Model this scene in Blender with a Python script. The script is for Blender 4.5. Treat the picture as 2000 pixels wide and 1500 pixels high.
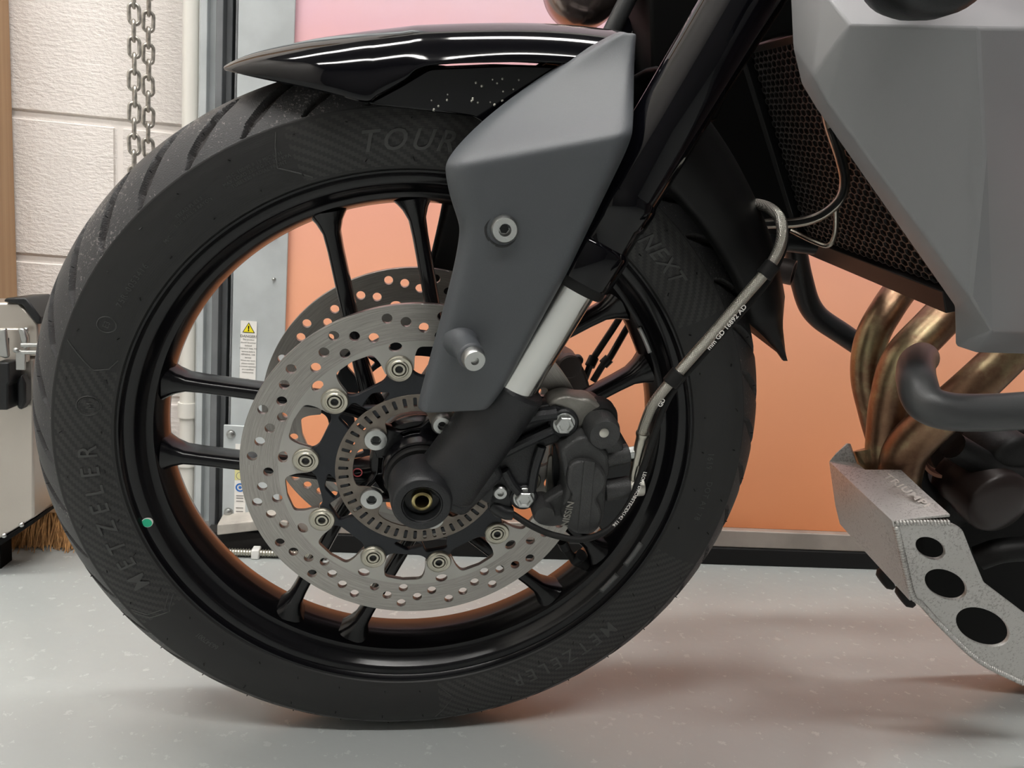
import bpy, bmesh, math, random
import numpy as np
from mathutils import Vector, Matrix
random.seed(7)
for o in list(bpy.data.objects): bpy.data.objects.remove(o)
SC = bpy.context.scene; COL = SC.collection
PI = math.pi
# ------------------------------------------------------------------ camera frame (solved from the wheel ellipses)
FP = 1503.0
CC = Vector((-0.0827, 0.6882, -0.0678))                    # wheel centre seen from the camera (right, forward, up)
_yw, _ln = math.radians(8.55), math.radians(22.55)
NN = Vector((math.sin(_yw)*math.cos(_ln), -math.cos(_yw)*math.cos(_ln), -math.sin(_ln)))   # axle direction
_p, _r = math.radians(10), math.radians(4.8)
UU = Vector((math.cos(_p)*math.sin(_r), -math.sin(_p), math.cos(_p)*math.cos(_r)))
FF = (Vector((0, 1, 0)) - UU*UU[1]).normalized(); RR = FF.cross(UU)
_t = math.radians(7.5)
XX = RR*math.cos(_t) + FF*math.sin(_t); YY = UU.cross(XX)
H = 0.5055                                                  # camera height above the floor
def c2w(v): return Vector((v.dot(XX), v.dot(YY), v.dot(UU)))
cam = bpy.data.cameras.new('camera'); camo = bpy.data.objects.new('camera', cam); COL.objects.link(camo)
cam.sensor_width = 36; cam.lens = FP/2000*36; cam.clip_start = .02
_cr, _cu, _cb = c2w(Vector((1, 0, 0))), c2w(Vector((0, 0, 1))), c2w(Vector((0, -1, 0)))
camo.matrix_world = Matrix(((_cr.x, _cu.x, _cb.x, 0), (_cr.y, _cu.y, _cb.y, 0), (_cr.z, _cu.z, _cb.z, H), (0, 0, 0, 1)))
SC.camera = camo
w = bpy.data.worlds.new('world'); SC.world = w; w.use_nodes = True
w.node_tree.nodes['Background'].inputs[0].default_value = (.9, .95, 1, 1); w.node_tree.nodes['Background'].inputs[1].default_value = .3
SC.view_settings.view_transform = 'Standard'; SC.view_settings.look = 'None'; SC.view_settings.gamma = 1
SC.view_settings.use_curve_mapping = False
SC.view_settings.exposure = 0.10
LIGHT = 46.0                                                # radiance of the ceiling tubes
# ------------------------------------------------------------------ wheel frame
_z = (UU - NN*UU.dot(NN)).normalized(); _y = -NN; _x = _y.cross(_z)
OZ = .3275; OY = -.0412                                     # wheel centre relative to the motorcycle's base
OFF = Vector((0, OY, OZ))
def ray(px, py): return Vector(((px-1000)/FP, 1, (750-py)/FP))
def L(px, py, d):
    "point of the wheel plane shifted d towards the viewer, as (x, -d, z) about the wheel centre"
    v = ray(px, py); t = (CC + NN*d).dot(NN)/v.dot(NN); P = v*t - CC
    return Vector((P.dot(_x), -d, P.dot(_z)))
def proj(v):
    P = CC + _x*v.x + _y*v.y + _z*v.z
    return 1000+FP*P.x/P.y, 750-FP*P.z/P.y
def Q(px, py, Y):
    v = c2w(ray(px, py)); v = v*(Y/v.y); return Vector((v.x, Y, v.z+H))
def FL(px, py, z=0):
    v = c2w(ray(px, py)); v = v*((z-H)/v.z); return Vector((v.x, v.y, z))
# ------------------------------------------------------------------ materials
def mat(name, col, rough=.5, metal=0, spec=.5, bump=0, bscale=200, coat=0, noise=0, nscale=20, col2=None, crough=.05):
    m = bpy.data.materials.new(name); m.use_nodes = True; nt = m.node_tree; b = nt.nodes['Principled BSDF']
    b.inputs['Base Color'].default_value = (*col, 1); b.inputs['Roughness'].default_value = rough
    b.inputs['Metallic'].default_value = metal; b.inputs['Specular IOR Level'].default_value = spec
    b.inputs['Coat Weight'].default_value = coat; b.inputs['Coat Roughness'].default_value = crough
    tc = nt.nodes.new('ShaderNodeTexCoord')
    if noise or col2:
        n = nt.nodes.new('ShaderNodeTexNoise'); n.inputs['Scale'].default_value = nscale; n.inputs['Detail'].default_value = 6
        nt.links.new(tc.outputs['Object'], n.inputs['Vector'])
        r = nt.nodes.new('ShaderNodeValToRGB'); c2 = col2 or tuple(c*(1-noise) for c in col)
        r.color_ramp.elements[0].position = .35; r.color_ramp.elements[1].position = .65
        r.color_ramp.elements[0].color = (*c2, 1); r.color_ramp.elements[1].color = (*col, 1)
        nt.links.new(n.outputs['Fac'], r.inputs['Fac']); nt.links.new(r.outputs['Color'], b.inputs['Base Color'])
    if bump:
        n = nt.nodes.new('ShaderNodeTexNoise'); n.inputs['Scale'].default_value = bscale; n.inputs['Detail'].default_value = 4
        nt.links.new(tc.outputs['Object'], n.inputs['Vector'])
        bp = nt.nodes.new('ShaderNodeBump'); bp.inputs['Strength'].default_value = bump; bp.inputs['Distance'].default_value = .001
        nt.links.new(n.outputs['Fac'], bp.inputs['Height']); nt.links.new(bp.outputs['Normal'], b.inputs['Normal'])
    return m
class NX:
    "tiny expression builder on math nodes"
    def __init__(s, nt): s.nt = nt
    def __call__(s, op, *a):
        n = s.nt.nodes.new('ShaderNodeMath'); n.operation = op
        for i, v in enumerate(a):
            if isinstance(v, (int, float)): n.inputs[i].default_value = v
            else: s.nt.links.new(v, n.inputs[i])
        return n.outputs[0]
def objxyz(nt):
    tc = nt.nodes.new('ShaderNodeTexCoord'); s = nt.nodes.new('ShaderNodeSeparateXYZ'); nt.links.new(tc.outputs['Object'], s.inputs[0])
    return tc, s.outputs
def mixcol(nt, fac, a, b):
    m = nt.nodes.new('ShaderNodeMix'); m.data_type = 'RGBA'
    for sock, v in ((m.inputs[0], fac), (m.inputs[6], a), (m.inputs[7], b)):
        if isinstance(v, (int, float)): sock.default_value = v
        elif isinstance(v, tuple): sock.default_value = (*v, 1)
        else: nt.links.new(v, sock)
    return m.outputs[2]
def noise_out(nt, vec, scale, detail=5, rough=.5):
    n = nt.nodes.new('ShaderNodeTexNoise'); n.inputs['Scale'].default_value = scale; n.inputs['Detail'].default_value = detail
    n.inputs['Roughness'].default_value = rough
    nt.links.new(vec, n.inputs['Vector']); return n.outputs['Fac']
def add_bump(nt, h, strength, dist=.001):
    bp = nt.nodes.new('ShaderNodeBump'); bp.inputs['Strength'].default_value = strength; bp.inputs['Distance'].default_value = dist
    nt.links.new(h, bp.inputs['Height']); nt.links.new(bp.outputs['Normal'], nt.nodes['Principled BSDF'].inputs['Normal'])
M = {}
M['gloss_black'] = mat('gloss_black', (.002, .002, .003), .06, 0, .32)
M['rim_black'] = mat('rim_black', (.004, .004, .005), .2, 0, .34)
M['satin_black'] = mat('satin_black', (.010, .011, .012), .38, 0, .35, bump=.15, bscale=900)
M['cast_black'] = mat('cast_black', (.017, .018, .020), .42, .1, .4, bump=.3, bscale=700, noise=.25, nscale=60)
M['guard'] = mat('guard', (.062, .068, .075), .42, 0, .45, bump=.25, bscale=2500)
M['shroud'] = mat('shroud', (.21, .212, .218), .45, 0, .35, bump=.08, bscale=1500)
M['bar_grey'] = mat('bar_grey', (.036, .038, .039), .42, .15, .5, bump=.1, bscale=1200)
M['deep_black'] = mat('deep_black', (.002, .002, .002), .6, 0, .12)
M['dark_rubber'] = mat('dark_rubber', (.009, .009, .009), .6, 0, .22)
M['chrome'] = mat('chrome', (.62, .62, .6), .16, 1)
M['zinc'] = mat('zinc', (.46, .47, .46), .34, 1, bump=.2, bscale=900)
M['zinc_dull'] = mat('zinc_dull', (.5, .49, .44), .4, .9, bump=.2, bscale=900)
M['brass'] = mat('brass', (.5, .42, .2), .28, 1)
M['carrier'] = mat('carrier', (.012, .014, .018), .36, .2, .4, bump=.1, bscale=900)
M['abs'] = mat('abs', (.2, .175, .15), .45, .8, noise=.3, nscale=90, bump=.1)
M['caliper'] = mat('caliper', (.045, .046, .046), .5, .3, .5, bump=.35, bscale=900, noise=.2, nscale=80)
M['caliper_grey'] = mat('caliper_grey', (.32, .31, .28), .5, .7, bump=.3, bscale=600, noise=.35, nscale=60)
M['far_caliper'] = mat('far_caliper', (.09, .075, .07), .5, .4, bump=.2, bscale=500)
M['white_paint'] = mat('white_paint', (.75, .75, .72), .5)
M['label_white'] = mat('label_white', (.82, .8, .76), .5)
M['ink'] = mat('ink', (.22, .21, .2), .6)
M['yellow'] = mat('yellow', (.85, .72, .02), .5)
M['blue'] = mat('blue', (.03, .16, .5), .5)
M['green'] = mat('green', (.0, .42, .22), .45)
M['red_ink'] = mat('red_ink', (.4, .05, .06), .5)
M['coir'] = mat('coir', (.62, .32, .12), .8, noise=.5, nscale=120)
M['hose_line'] = mat('hose_line', (.4, .38, .33), .3, 1)
# ------------------------------------------------------------------ object helpers
def setp(o, label=None, cat=None, group=None, kind=None):
    for k, v in (('label', label), ('category', cat), ('group', group), ('kind', kind)):
        if v: o[k] = v
    return o
def empty(name, loc, label, cat, group=None, rz=0):
    o = bpy.data.objects.new(name, None); COL.objects.link(o); o.location = loc; o.rotation_euler = (0, 0, rz)
    o.empty_display_size = .02
    return setp(o, label, cat, group)
def link(name, me, m, parent=None, smooth=35, bevel=0, sub=0, solid=0, off=True, seg=2, soff=-1):
    if isinstance(me, bmesh.types.BMesh):
        b = me; me = bpy.data.meshes.new(name); bmesh.ops.recalc_face_normals(b, faces=b.faces) if not solid else None
        b.to_mesh(me); b.free()
    if m is not None and not me.materials: me.materials.append(m)
    o = bpy.data.objects.new(name, me); COL.objects.link(o)
    if smooth:
        me.shade_smooth()
        if smooth < 180: me.set_sharp_from_angle(angle=math.radians(smooth))
    if parent is not None:
        o.parent = parent
        if parent is BIKE: o.location = OFF
    if solid:
        md = o.modifiers.new('s', 'SOLIDIFY'); md.thickness = solid; md.offset = soff
    if sub:
        md = o.modifiers.new('sub', 'SUBSURF'); md.levels = sub; md.render_levels = sub
    if bevel:
        md = o.modifiers.new('b', 'BEVEL'); md.width = bevel; md.segments = seg; md.limit_method = 'ANGLE'; md.angle_limit = math.radians(40)
    return o
BIKE = None
def fillet(pts, r, n=4):
    out = []; N = len(pts)
    for i in range(N):
        p = Vector(pts[i][:2]); a = Vector(pts[i-1][:2]); c = Vector(pts[(i+1) % N][:2])
        rr = r[i] if isinstance(r, (list, tuple)) else r
        u = a-p; v = c-p
        q = min(rr, u.length*.45, v.length*.45)
        if q < 1e-5: out.append(p); continue
        s, e = p+u.normalized()*q, p+v.normalized()*q
        for k in range(n+1):
            t = k/n; out.append(s*(1-t)**2 + p*2*t*(1-t) + e*t*t)
    return out
def circ(cx, cz, r, n=24, sx=1, rot=0):
    return [(cx + r*sx*math.cos(2*PI*k/n)*math.cos(rot)-r*math.sin(2*PI*k/n)*math.sin(rot),
             cz + r*sx*math.cos(2*PI*k/n)*math.sin(rot)+r*math.sin(2*PI*k/n)*math.cos(rot)) for k in range(n)]
def pol(r, a): a = math.radians(a); return (r*math.cos(a), r*math.sin(a))
def plate_mesh(loops, d, th, bev=0):
    "flat plate with holes: loops in the wheel plane, front face at d + th/2"
    cu = bpy.data.curves.new('tmp', 'CURVE'); cu.dimensions = '2D'; cu.fill_mode = 'BOTH'; cu.extrude = max(th/2-bev, 1e-5)
    if bev: cu.bevel_depth = bev; cu.bevel_resolution = 2; cu.offset = -bev
    for lp in loops:
        s = cu.splines.new('POLY'); s.points.add(len(lp)-1); s.use_cyclic_u = True
        for i, q in enumerate(lp): s.points[i].co = (q[0], q[1], 0, 1)
    ob = bpy.data.objects.new('tmp', cu); me = bpy.data.meshes.new_from_object(ob)
    bpy.data.objects.remove(ob); bpy.data.curves.remove(cu)
    n = len(me.vertices); a = np.empty(n*3); me.vertices.foreach_get('co', a); a = a.reshape(-1, 3)
    b = np.stack([a[:, 0], -(d + a[:, 2]), a[:, 1]], 1); me.vertices.foreach_set('co', b.ravel()); me.update()
    me.materials.clear()
    return me
def plate(name, loops, d, th, m, parent, bev=.0008, smooth=35, **k):
    return link(name, plate_mesh(loops, d, th, bev), m, parent, smooth=smooth, **k)
def pxloop(pts, d, r=0, n=4):
    q = [L(a, b, d) for a, b in pts]; q = [(v.x, v.z) for v in q]
    return fillet(q, r, n) if r else q
def ring_lathe(bm, prof, c=(0, 0), n=48, mtx=None, close=False, cap=True):
    "revolve prof [(r, d)] about the axle direction through c"
    rings = []
    for r, d in prof:
        vs = []
        for k in range(n):
            a = 2*PI*k/n; p = Vector((c[0]+r*math.cos(a), -d, c[1]+r*math.sin(a)))
            if mtx is not None: p = mtx @ p
            vs.append(bm.verts.new(p))
        rings.append(vs)
    m_ = len(rings)
    for i in range(m_ if close else m_-1):
        A, B = rings[i], rings[(i+1) % m_]
        for k in range(n): bm.faces.new((A[k], A[(k+1) % n], B[(k+1) % n], B[k]))
    if not close and cap:
        if prof[0][0] > 1e-5: bm.faces.new(rings[0])
        if prof[-1][0] > 1e-5: bm.faces.new(rings[-1][::-1])
    return bm
def lathe(name, prof, m, parent, c=(0, 0), n=48, close=False, mtx=None, cap=True, **k):
    bm = bmesh.new(); ring_lathe(bm, prof, c, n, mtx, close, cap); bmesh.ops.remove_doubles(bm, verts=bm.verts, dist=1e-6)
    return link(name, bm, m, parent, **k)
def axis_mtx(p, dirv):
    "maps the lathe axis (-y, d) onto dirv at p"
    q = Vector((0, -1, 0)).rotation_difference(Vector(dirv)); return Matrix.Translation(p) @ q.to_matrix().to_4x4()
def spline(pts, sub=8):
    P = [Vector(p) for p in pts]; P = [P[0]*2-P[1]] + P + [P[-1]*2-P[-2]]; out = []
    for i in range(1, len(P)-2):
        for k in range(sub):
            t = k/sub; a, b, c, d = P[i-1], P[i], P[i+1], P[i+2]
            out.append(.5*((2*b)+(c-a)*t+(2*a-5*b+4*c-d)*t*t+(3*b-a-3*c+d)*t**3))
    out.append(P[-2]); return out
def tube_bm(path, r, n=12, bm=None, cap=True):
    bm = bm or bmesh.new(); N = len(path); rings = []
    up = Vector((0, 1, 0)); t0 = (path[1]-path[0]).normalized()
    if abs(t0.dot(up)) > .9: up = Vector((1, 0, 0))
    u = t0.cross(up).normalized()
    for i, p in enumerate(path):
        t = (path[min(i+1, N-1)]-path[max(i-1, 0)]).normalized()
        u = (u - t*u.dot(t)).normalized(); v = t.cross(u)
        rr = r(i/(N-1)) if callable(r) else r
        rings.append([bm.verts.new(p + (u*math.cos(2*PI*k/n)+v*math.sin(2*PI*k/n))*rr) for k in range(n)])
    for A, B in zip(rings, rings[1:]):
        for k in range(n): bm.faces.new((A[k], A[(k+1) % n], B[(k+1) % n], B[k]))
    if cap: bm.faces.new(rings[0][::-1]); bm.faces.new(rings[-1])
    return bm
def tube(name, pts, r, m, parent, n=12, sub=8, px=True, cap=True, **k):
    P = [L(*p) for p in pts] if px else [Vector(p) for p in pts]
    return link(name, tube_bm(spline(P, sub), r, n, cap=cap), m, parent, **k)
def loft_bm(secs, bm=None, cap=True):
    bm = bm or bmesh.new(); R_ = [[bm.verts.new(p) for p in s] for s in secs]; n = len(R_[0])
    for A, B in zip(R_, R_[1:]):
        for k in range(n): bm.faces.new((A[k], A[(k+1) % n], B[(k+1) % n], B[k]))
    if cap: bm.faces.new(R_[0][::-1]); bm.faces.new(R_[-1])
    return bm
def grid_bm(rows):
    bm = bmesh.new(); V = [[bm.verts.new(p) for p in r] for r in rows]
    for A, B in zip(V, V[1:]):
        for k in range(len(A)-1): bm.faces.new((A[k], A[k+1], B[k+1], B[k]))
    return bm
def box_bm(x0, x1, y0, y1, z0, z1, bm=None):
    bm = bm or bmesh.new(); v = [bm.verts.new((x, y, z)) for x in (x0, x1) for y in (y0, y1) for z in (z0, z1)]
    for f in ((0, 1, 3, 2), (4, 6, 7, 5), (0, 4, 5, 1), (2, 3, 7, 6), (0, 2, 6, 4), (1, 5, 7, 3)): bm.faces.new([v[i] for i in f])
    return bm
def box(name, x0, x1, y0, y1, z0, z1, m, parent=None, bevel=.002, **k):
    "box about its own base centre"
    c = Vector(((x0+x1)/2, (y0+y1)/2, z0))
    bm = box_bm(x0-c.x, x1-c.x, y0-c.y, y1-c.y, 0, z1-z0); o = link(name, bm, m, parent, bevel=bevel, smooth=30, **k)
    o.location = c - (Vector(parent.location) if parent is not None and parent.parent is None else Vector((0, 0, 0)))
    return o
def text_mesh(s, size, extrude=.0002, bold=0, shear=0, spacing=1.0, align='CENTER'):
    cu = bpy.data.curves.new('t', 'FONT'); cu.body = s; cu.size = size; cu.extrude = extrude; cu.offset = bold; cu.shear = shear
    cu.align_x = align; cu.align_y = 'CENTER'; cu.space_character = spacing; cu.resolution_u = 3
    ob = bpy.data.objects.new('t', cu); me = bpy.data.meshes.new_from_object(ob)
    bpy.data.objects.remove(ob); bpy.data.curves.remove(cu)
    b = bmesh.new(); b.from_mesh(me); bmesh.ops.triangulate(b, faces=b.faces)
    bmesh.ops.subdivide_edges(b, edges=[e for e in b.edges if e.calc_length() > size*.35], cuts=2); b.to_mesh(me); b.free()
    me.materials.clear(); return me
def map_mesh(me, fn):
    for v in me.vertices: v.co = fn(*v.co)
    me.update(); return me
def path_text(name, s, size, pts, start, m, parent, d_up=.0045, flip=False, extrude=.0001, bold=0, side=1):
    "flat print that follows a curved path; pts are local points"
    P = spline(pts, 10); cum = [0]
    for a, b in zip(P, P[1:]): cum.append(cum[-1]+(b-a).length)
    me = text_mesh(s, size, extrude, bold, align='LEFT')
    def fn(x, y, z):
        u = start + x
        i = max(0, min(len(P)-2, int(np.searchsorted(cum, u))-1)); t = (u-cum[i])/max(1e-9, cum[i+1]-cum[i])
        p = P[i].lerp(P[i+1], t); T = (P[i+1]-P[i]).normalized(); Nn = T.cross(Vector((0, -1, 0)))*side
        return p + Nn*(-y) + Vector((0, -(d_up+z), 0))
    return link(name, map_mesh(me, fn), m, parent, smooth=0)

# =================================================================== THE ROOM
YD = 1.20; YW = 1.34; ZC = 3.0; X0, X1, Y0 = -1.9, 2.6, -2.6
def floor_mat():
    m = mat('floor_paint', (.5, .51, .49), .3, 0, .5); nt = m.node_tree; b = nt.nodes['Principled BSDF']
    tc, xyz = objxyz(nt); n1 = noise_out(nt, tc.outputs['Object'], 3, 4); n2 = noise_out(nt, tc.outputs['Object'], 60, 6, .7)
    c = mixcol(nt, n1, (.335, .365, .365), (.40, .415, .40))
    X = NX(nt); sp = noise_out(nt, tc.outputs['Object'], 95, 2, .4); spm = X('GREATER_THAN', sp, .82)
    c = mixcol(nt, X('MULTIPLY', spm, .8), c, (.3, .28, .26))
    sp2 = X('GREATER_THAN', noise_out(nt, tc.outputs['Object'], 70, 2, .4), .835)
    c = mixcol(nt, X('MULTIPLY', sp2, .35), c, (.75, .74, .7))
    nt.links.new(c, b.inputs['Base Color'])
    nt.links.new(X('ADD', X('MULTIPLY', n2, .12), .2), b.inputs['Roughness'])
    add_bump(nt, noise_out(nt, tc.outputs['Object'], 22, 3), .25, .004)
    return m
def block_mat():
    m = mat('block_paint', (.72, .68, .63), .55, 0, .4); nt = m.node_tree
    tc, xyz = objxyz(nt)
    mp = nt.nodes.new('ShaderNodeMapping'); mp.inputs['Scale'].default_value = (1, 1, 2.0); nt.links.new(tc.outputs['Object'], mp.inputs[0])
    n = noise_out(nt, mp.outputs[0], 95, 6, .6); n2 = noise_out(nt, mp.outputs[0], 8, 3)
    X = NX(nt); add_bump(nt, X('ADD', n, X('MULTIPLY', n2, .6)), .8, .0035)
    c = mixcol(nt, n2, (.90, .85, .81), (.82, .775, .735)); nt.links.new(c, nt.nodes['Principled BSDF'].inputs['Base Color'])
    return m
M['floor'] = floor_mat(); M['block'] = block_mat()
M['wall'] = mat('wall_paint', (.72, .7, .66), .6, bump=.3, bscale=120)
M['ceiling'] = mat('ceiling_paint', (.13, .13, .13), .7)
def struct(o): o['kind'] = 'structure'; return o
struct(box('floor', X0-.1, X1+.1, Y0-.1, YW+.2, -.1, 0, M['floor'], bevel=0))
struct(box('ceiling', X0-.1, X1+.1, Y0-.1, YW+.2, ZC, ZC+.1, M['ceiling'], bevel=0))
struct(box('wall_left', X0-.1, X0, Y0-.1, YW+.2, 0, ZC, M['wall'], bevel=0))
struct(box('wall_right', X1, X1+.1, Y0-.1, YW+.2, 0, ZC, mat('right_wall_paint', (.12, .12, .12), .6), bevel=0))
struct(box('wall_near', X0, X1, Y0-.1, Y0, 0, ZC, mat('near_wall_paint', (.10, .10, .10), .6), bevel=0))
# blockwork beside the door: every block a piece
xp = Q(357, 300, YW).x                                       # right end of the visible blockwork
wb = struct(box('wall_back', X0, xp+.10, YW+.0032, YW+.12, 0, ZC, mat('mortar', (.84, .79, .75), .8, bump=.5, bscale=150), bevel=0))
blk = {}
zc0 = Q(100, 507, YW).z                                      # a bed joint
for row in range(-2, 11):
    zb = zc0 + row*.2225
    for k in range(5):
        xr = Q(232, 400, YW).x + (0 if row % 2 == 0 else .22) + (1-k)*.44
        a, b = xr-.44, xr
        b = min(b, xp+.10); a = max(a, X0)
        z0_, z1_ = max(zb, 0.0), min(zb+.2225, ZC)
        if b-a < .02 or z1_-z0_ < .02: continue
        key = (round(b-a, 3), round(z1_-z0_, 3))
        if key not in blk:
            bm = box_bm(-(b-a)/2+.003, (b-a)/2-.003, 0, .02, .004, z1_-z0_-.004)
            me = bpy.data.meshes.new('block'); bmesh.ops.recalc_face_normals(bm, faces=bm.faces)
            bmesh.ops.bevel(bm, geom=bm.edges[:], offset=.004, segments=3, affect='EDGES'); bm.to_mesh(me); bm.free(); me.materials.append(M['block']); blk[key] = me
        o = bpy.data.objects.new('block', blk[key]); COL.objects.link(o); o.parent = wb
        o.location = Vector(((a+b)/2, YW+random.uniform(-.0015, .001), z0_)) - wb.location
# --- printed colour of the door leaf (pink at the top running into orange)
def door_mat():
    m = mat('door_print', (.8, .4, .25), .42, 0, .35); nt = m.node_tree; tc, o = objxyz(nt); X = NX(nt)
    n = noise_out(nt, tc.outputs['Object'], 1.6, 3); n2 = noise_out(nt, tc.outputs['Object'], 14, 6, .65)
    f = X('ADD', X('MULTIPLY', X('SUBTRACT', n, .5), .25), o[2])
    r = nt.nodes.new('ShaderNodeValToRGB'); e = r.color_ramp.elements
    e[0].position = .0; e[0].color = (.80, .29, .125, 1); e[1].position = 1.0; e[1].color = (.80, .68, .78, 1)
    for p, c in ((.22, (.88, .39, .22)), (.40, (.90, .43, .29)), (.52, (.88, .42, .33)), (.64, (.82, .43, .43)), (.74, (.78, .49, .58)), (.84, (.79, .60, .70))):
        q = e.new(p); q.color = (*c, 1)
    nt.links.new(f, r.inputs['Fac'])
    c = mixcol(nt, X('MULTIPLY', n2, .22), r.outputs['Color'], (.9, .42, .2))
    nt.links.new(c, nt.nodes['Principled BSDF'].inputs['Base Color'])
    add_bump(nt, noise_out(nt, tc.outputs['Object'], 45, 4), .15, .002)
    return m
M['door'] = door_mat()
M['galv'] = mat('galvanised', (.64, .68, .69), .34, .35, .5, noise=.22, nscale=9, bump=.15, bscale=60)
M['galv_pale'] = mat('galvanised_pale', (.70, .72, .72), .45, .2, .5, noise=.12, nscale=14)
M['galv_dark'] = mat('galvanised_dark', (.22, .23, .24), .45, .5, .5, noise=.3, nscale=12)
M['rail_grey'] = mat('rail_grey', (.42, .37, .33), .5, .3, .5, noise=.25, nscale=16)
zr0, zr1 = Q(1550, 1073, YD).z, Q(1550, 1040, YD).z
xd0 = Q(548, 600, YD+.03).x
dr = struct(box('door_1', xd0, X1, YD+.012, YD+.05, zr1, 2.3, M['door'], bevel=.001))
o = box('bottom_rail', xd0, X1, YD-.002, YD+.03, zr0, zr1, M['rail_grey'], dr)
o = box('rubber_seal', xd0, X1, YD-.006, YD+.03, 0, zr0, M['dark_rubber'], dr)
struct(box('trim_1', xd0-.3, X1, YD, YW+.1, 2.3, ZC, M['wall'], bevel=0))
# --- galvanised door guide
xg0, xg1 = Q(457, 300, YD).x, Q(556, 300, YD).x
gd = struct(box('trim_2', xg0, xg1+.008, YD+.004, YD+.008, 0.045, 2.3, M['galv'], bevel=.0008))
setp(gd)
for px in (457,):
    x = Q(px, 300, YD).x
    box('guide_lip', x-.002, x+.002, YD+.004, YD+.07, 0.045, 2.3, M['galv_dark'], gd, bevel=.0005)
for nm, p0, p1, y0, y1, mm in (('guide_channel', 438, 450, .03, .06, 'galv_dark'), ('guide_web', 386, 436, .035, .045, 'galv'),
                               ('guide_return', 418, 432, .01, .035, 'galv_dark'), ('guide_angle', 388, 402, .02, .035, 'galv')):
    box(nm, Q(p0, 300, YD+y0).x, Q(p1, 300, YD+y0).x, YD+y0, YD+y1, 0.03, 2.3, M[mm], gd, bevel=.001)
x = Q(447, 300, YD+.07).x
box('gap_shade_strip', x-.02, x+.03, YD+.07, YD+.08, .03, 2.3, M['deep_black'], gd, bevel=0)  # black strip added for the shade in the gap between the channels
# fixing plate low on the guide, screws
pl_ = box('fixing_plate', Q(436, 900, YD).x, Q(548, 900, YD).x, YD-.002, YD+.003, Q(450, 1018, YD).z, Q(450, 830, YD).z, M['galv'], gd, bevel=.001)
def stud(px, py, r, Y, m, parent, name='screw', hexa=False):
    p = Q(px, py, Y); bm = bmesh.new()
    ring_lathe(bm, [(r*1.3, 0), (r*1.3, .0012), (r, .0014), (r*.9, .004), (r*.45, .0052), (0, .0054)], n=16)
    bmesh.ops.remove_doubles(bm, verts=bm.verts, dist=1e-6)
    o = link(name, bm, m, parent, smooth=40); o.location = p - Vector(parent.location); return o
for q in ((451, 848), (446, 1000)): stud(*q, .0055, YD-.002, M['zinc'], gd)
for q in ((537, 462), (535, 545), (463, 380), (459, 932)): stud(*q, .0022, YD+.004, M['zinc'], gd)
# warning label
def label_thing(name, label, cat, px0, px1, py0, py1, Y):
    a, b = Q(px0, py1, Y), Q(px1, py0, Y)
    r = empty(name, Vector(((a.x+b.x)/2, Y, a.z)), label, cat)
    box('paper', a.x, b.x, Y-.0006, Y, a.z, b.z, M['label_white'], r, bevel=0)
    return r, a, b
def put_text(s, size, x, z, Y, m, parent, name='print', bold=0):
    me = text_mesh(s, size, .0001, bold); map_mesh(me, lambda a, b, c: Vector((a, -c, b)))
    o = link(name, me, m, parent, smooth=0); o.location = Vector((x, Y, z)) - Vector(parent.location); return o
wl, a, b = label_thing('warning_label', 'white warning label with yellow triangle and small print on the galvanised guide', 'label', 468, 502, 628, 742, YD+.003)
cx = (a.x+b.x)/2; hh = b.z-a.z; YL = YD+.0022
def tri_obj(name, cx, cz, s, Y, m, parent, th=.0003):
    bm = bmesh.new(); v = [bm.verts.new((s*math.cos(t), 0, s*math.sin(t))) for t in (PI/2, PI*7/6, PI*11/6)]; bm.faces.new(v)
    r = bmesh.ops.extrude_face_region(bm, geom=bm.faces[:]); bmesh.ops.translate(bm, verts=[e for e in r['geom'] if isinstance(e, bmesh.types.BMVert)], vec=(0, -th, 0))
    o = link(name, bm, m, parent, smooth=0); o.location = Vector((cx, Y, cz)) - Vector(parent.location)
tri_obj('warning_triangle', cx, b.z-.0125, .0105, YL, M['deep_black'], wl, .0002)
tri_obj('warning_triangle', cx, b.z-.0125, .0088, YL-.0002, M['yellow'], wl, .0002)
put_text('!', .011, cx, b.z-.0117, YL-.0006, M['deep_black'], wl, bold=.0004)
put_text('DANGER!', .0056, cx, b.z-.0235, YL, M['ink'], wl, bold=.0001)
for i, s in enumerate(('This product', 'should be power', 'isolated', 'DO NOT FAIL TO', 'remove before', 'GENERAL USE', 'service', 'When any work', 'please contact', 'a trained operator', 'or a qualified', 'maintenance')):
    put_text(s, .0033, cx, b.z-.0285-i*.0046, YL, M['ink'], wl)
box('print_block', cx-.002, cx+.002, YL-.0003, YL, a.z+.0005, a.z+.0025, M['deep_black'], wl, bevel=0)
wl2, a, b = label_thing('pictogram_label', 'narrow pale label with a blue circle pictogram low on the galvanised guide', 'label', 457, 482, 868, 1012, YD-.002)
cx = (a.x+b.x)/2; YL = YD-.0028
def disc_obj(name, cx, cz, r0, r1, Y, m, parent):
    bm = bmesh.new(); ring_lathe(bm, [(r0, 0), (r0, .0002), (r1, .0002), (r1, 0)], n=28, close=True)
    o = link(name, bm, m, parent, smooth=30); o.location = Vector((cx, Y, cz)) - Vector(parent.location)
disc_obj('blue_ring', cx, b.z-.070, .0046, .0070, YL, M['blue'], wl2)
disc_obj('blue_pictogram', cx, b.z-.070, .0001, .0024, YL, M['blue'], wl2)
disc_obj('pictogram_ring', cx, b.z-.051, .0055, .0064, YL, M['ink'], wl2)
box('yellow_field', a.x, b.x, YL-.0001, YL, b.z-.058, b.z-.034, mat('pale_yellow', (.7, .66, .3), .5), wl2, bevel=0)
for k, dz in enumerate((.010, .014, .084, .088, .093, .104, .110, .115)):
    box('print_line', a.x+.003, b.x-.003, YL-.0003, YL, b.z-dz, b.z-dz+.0012, M['ink'], wl2, bevel=0)
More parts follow.
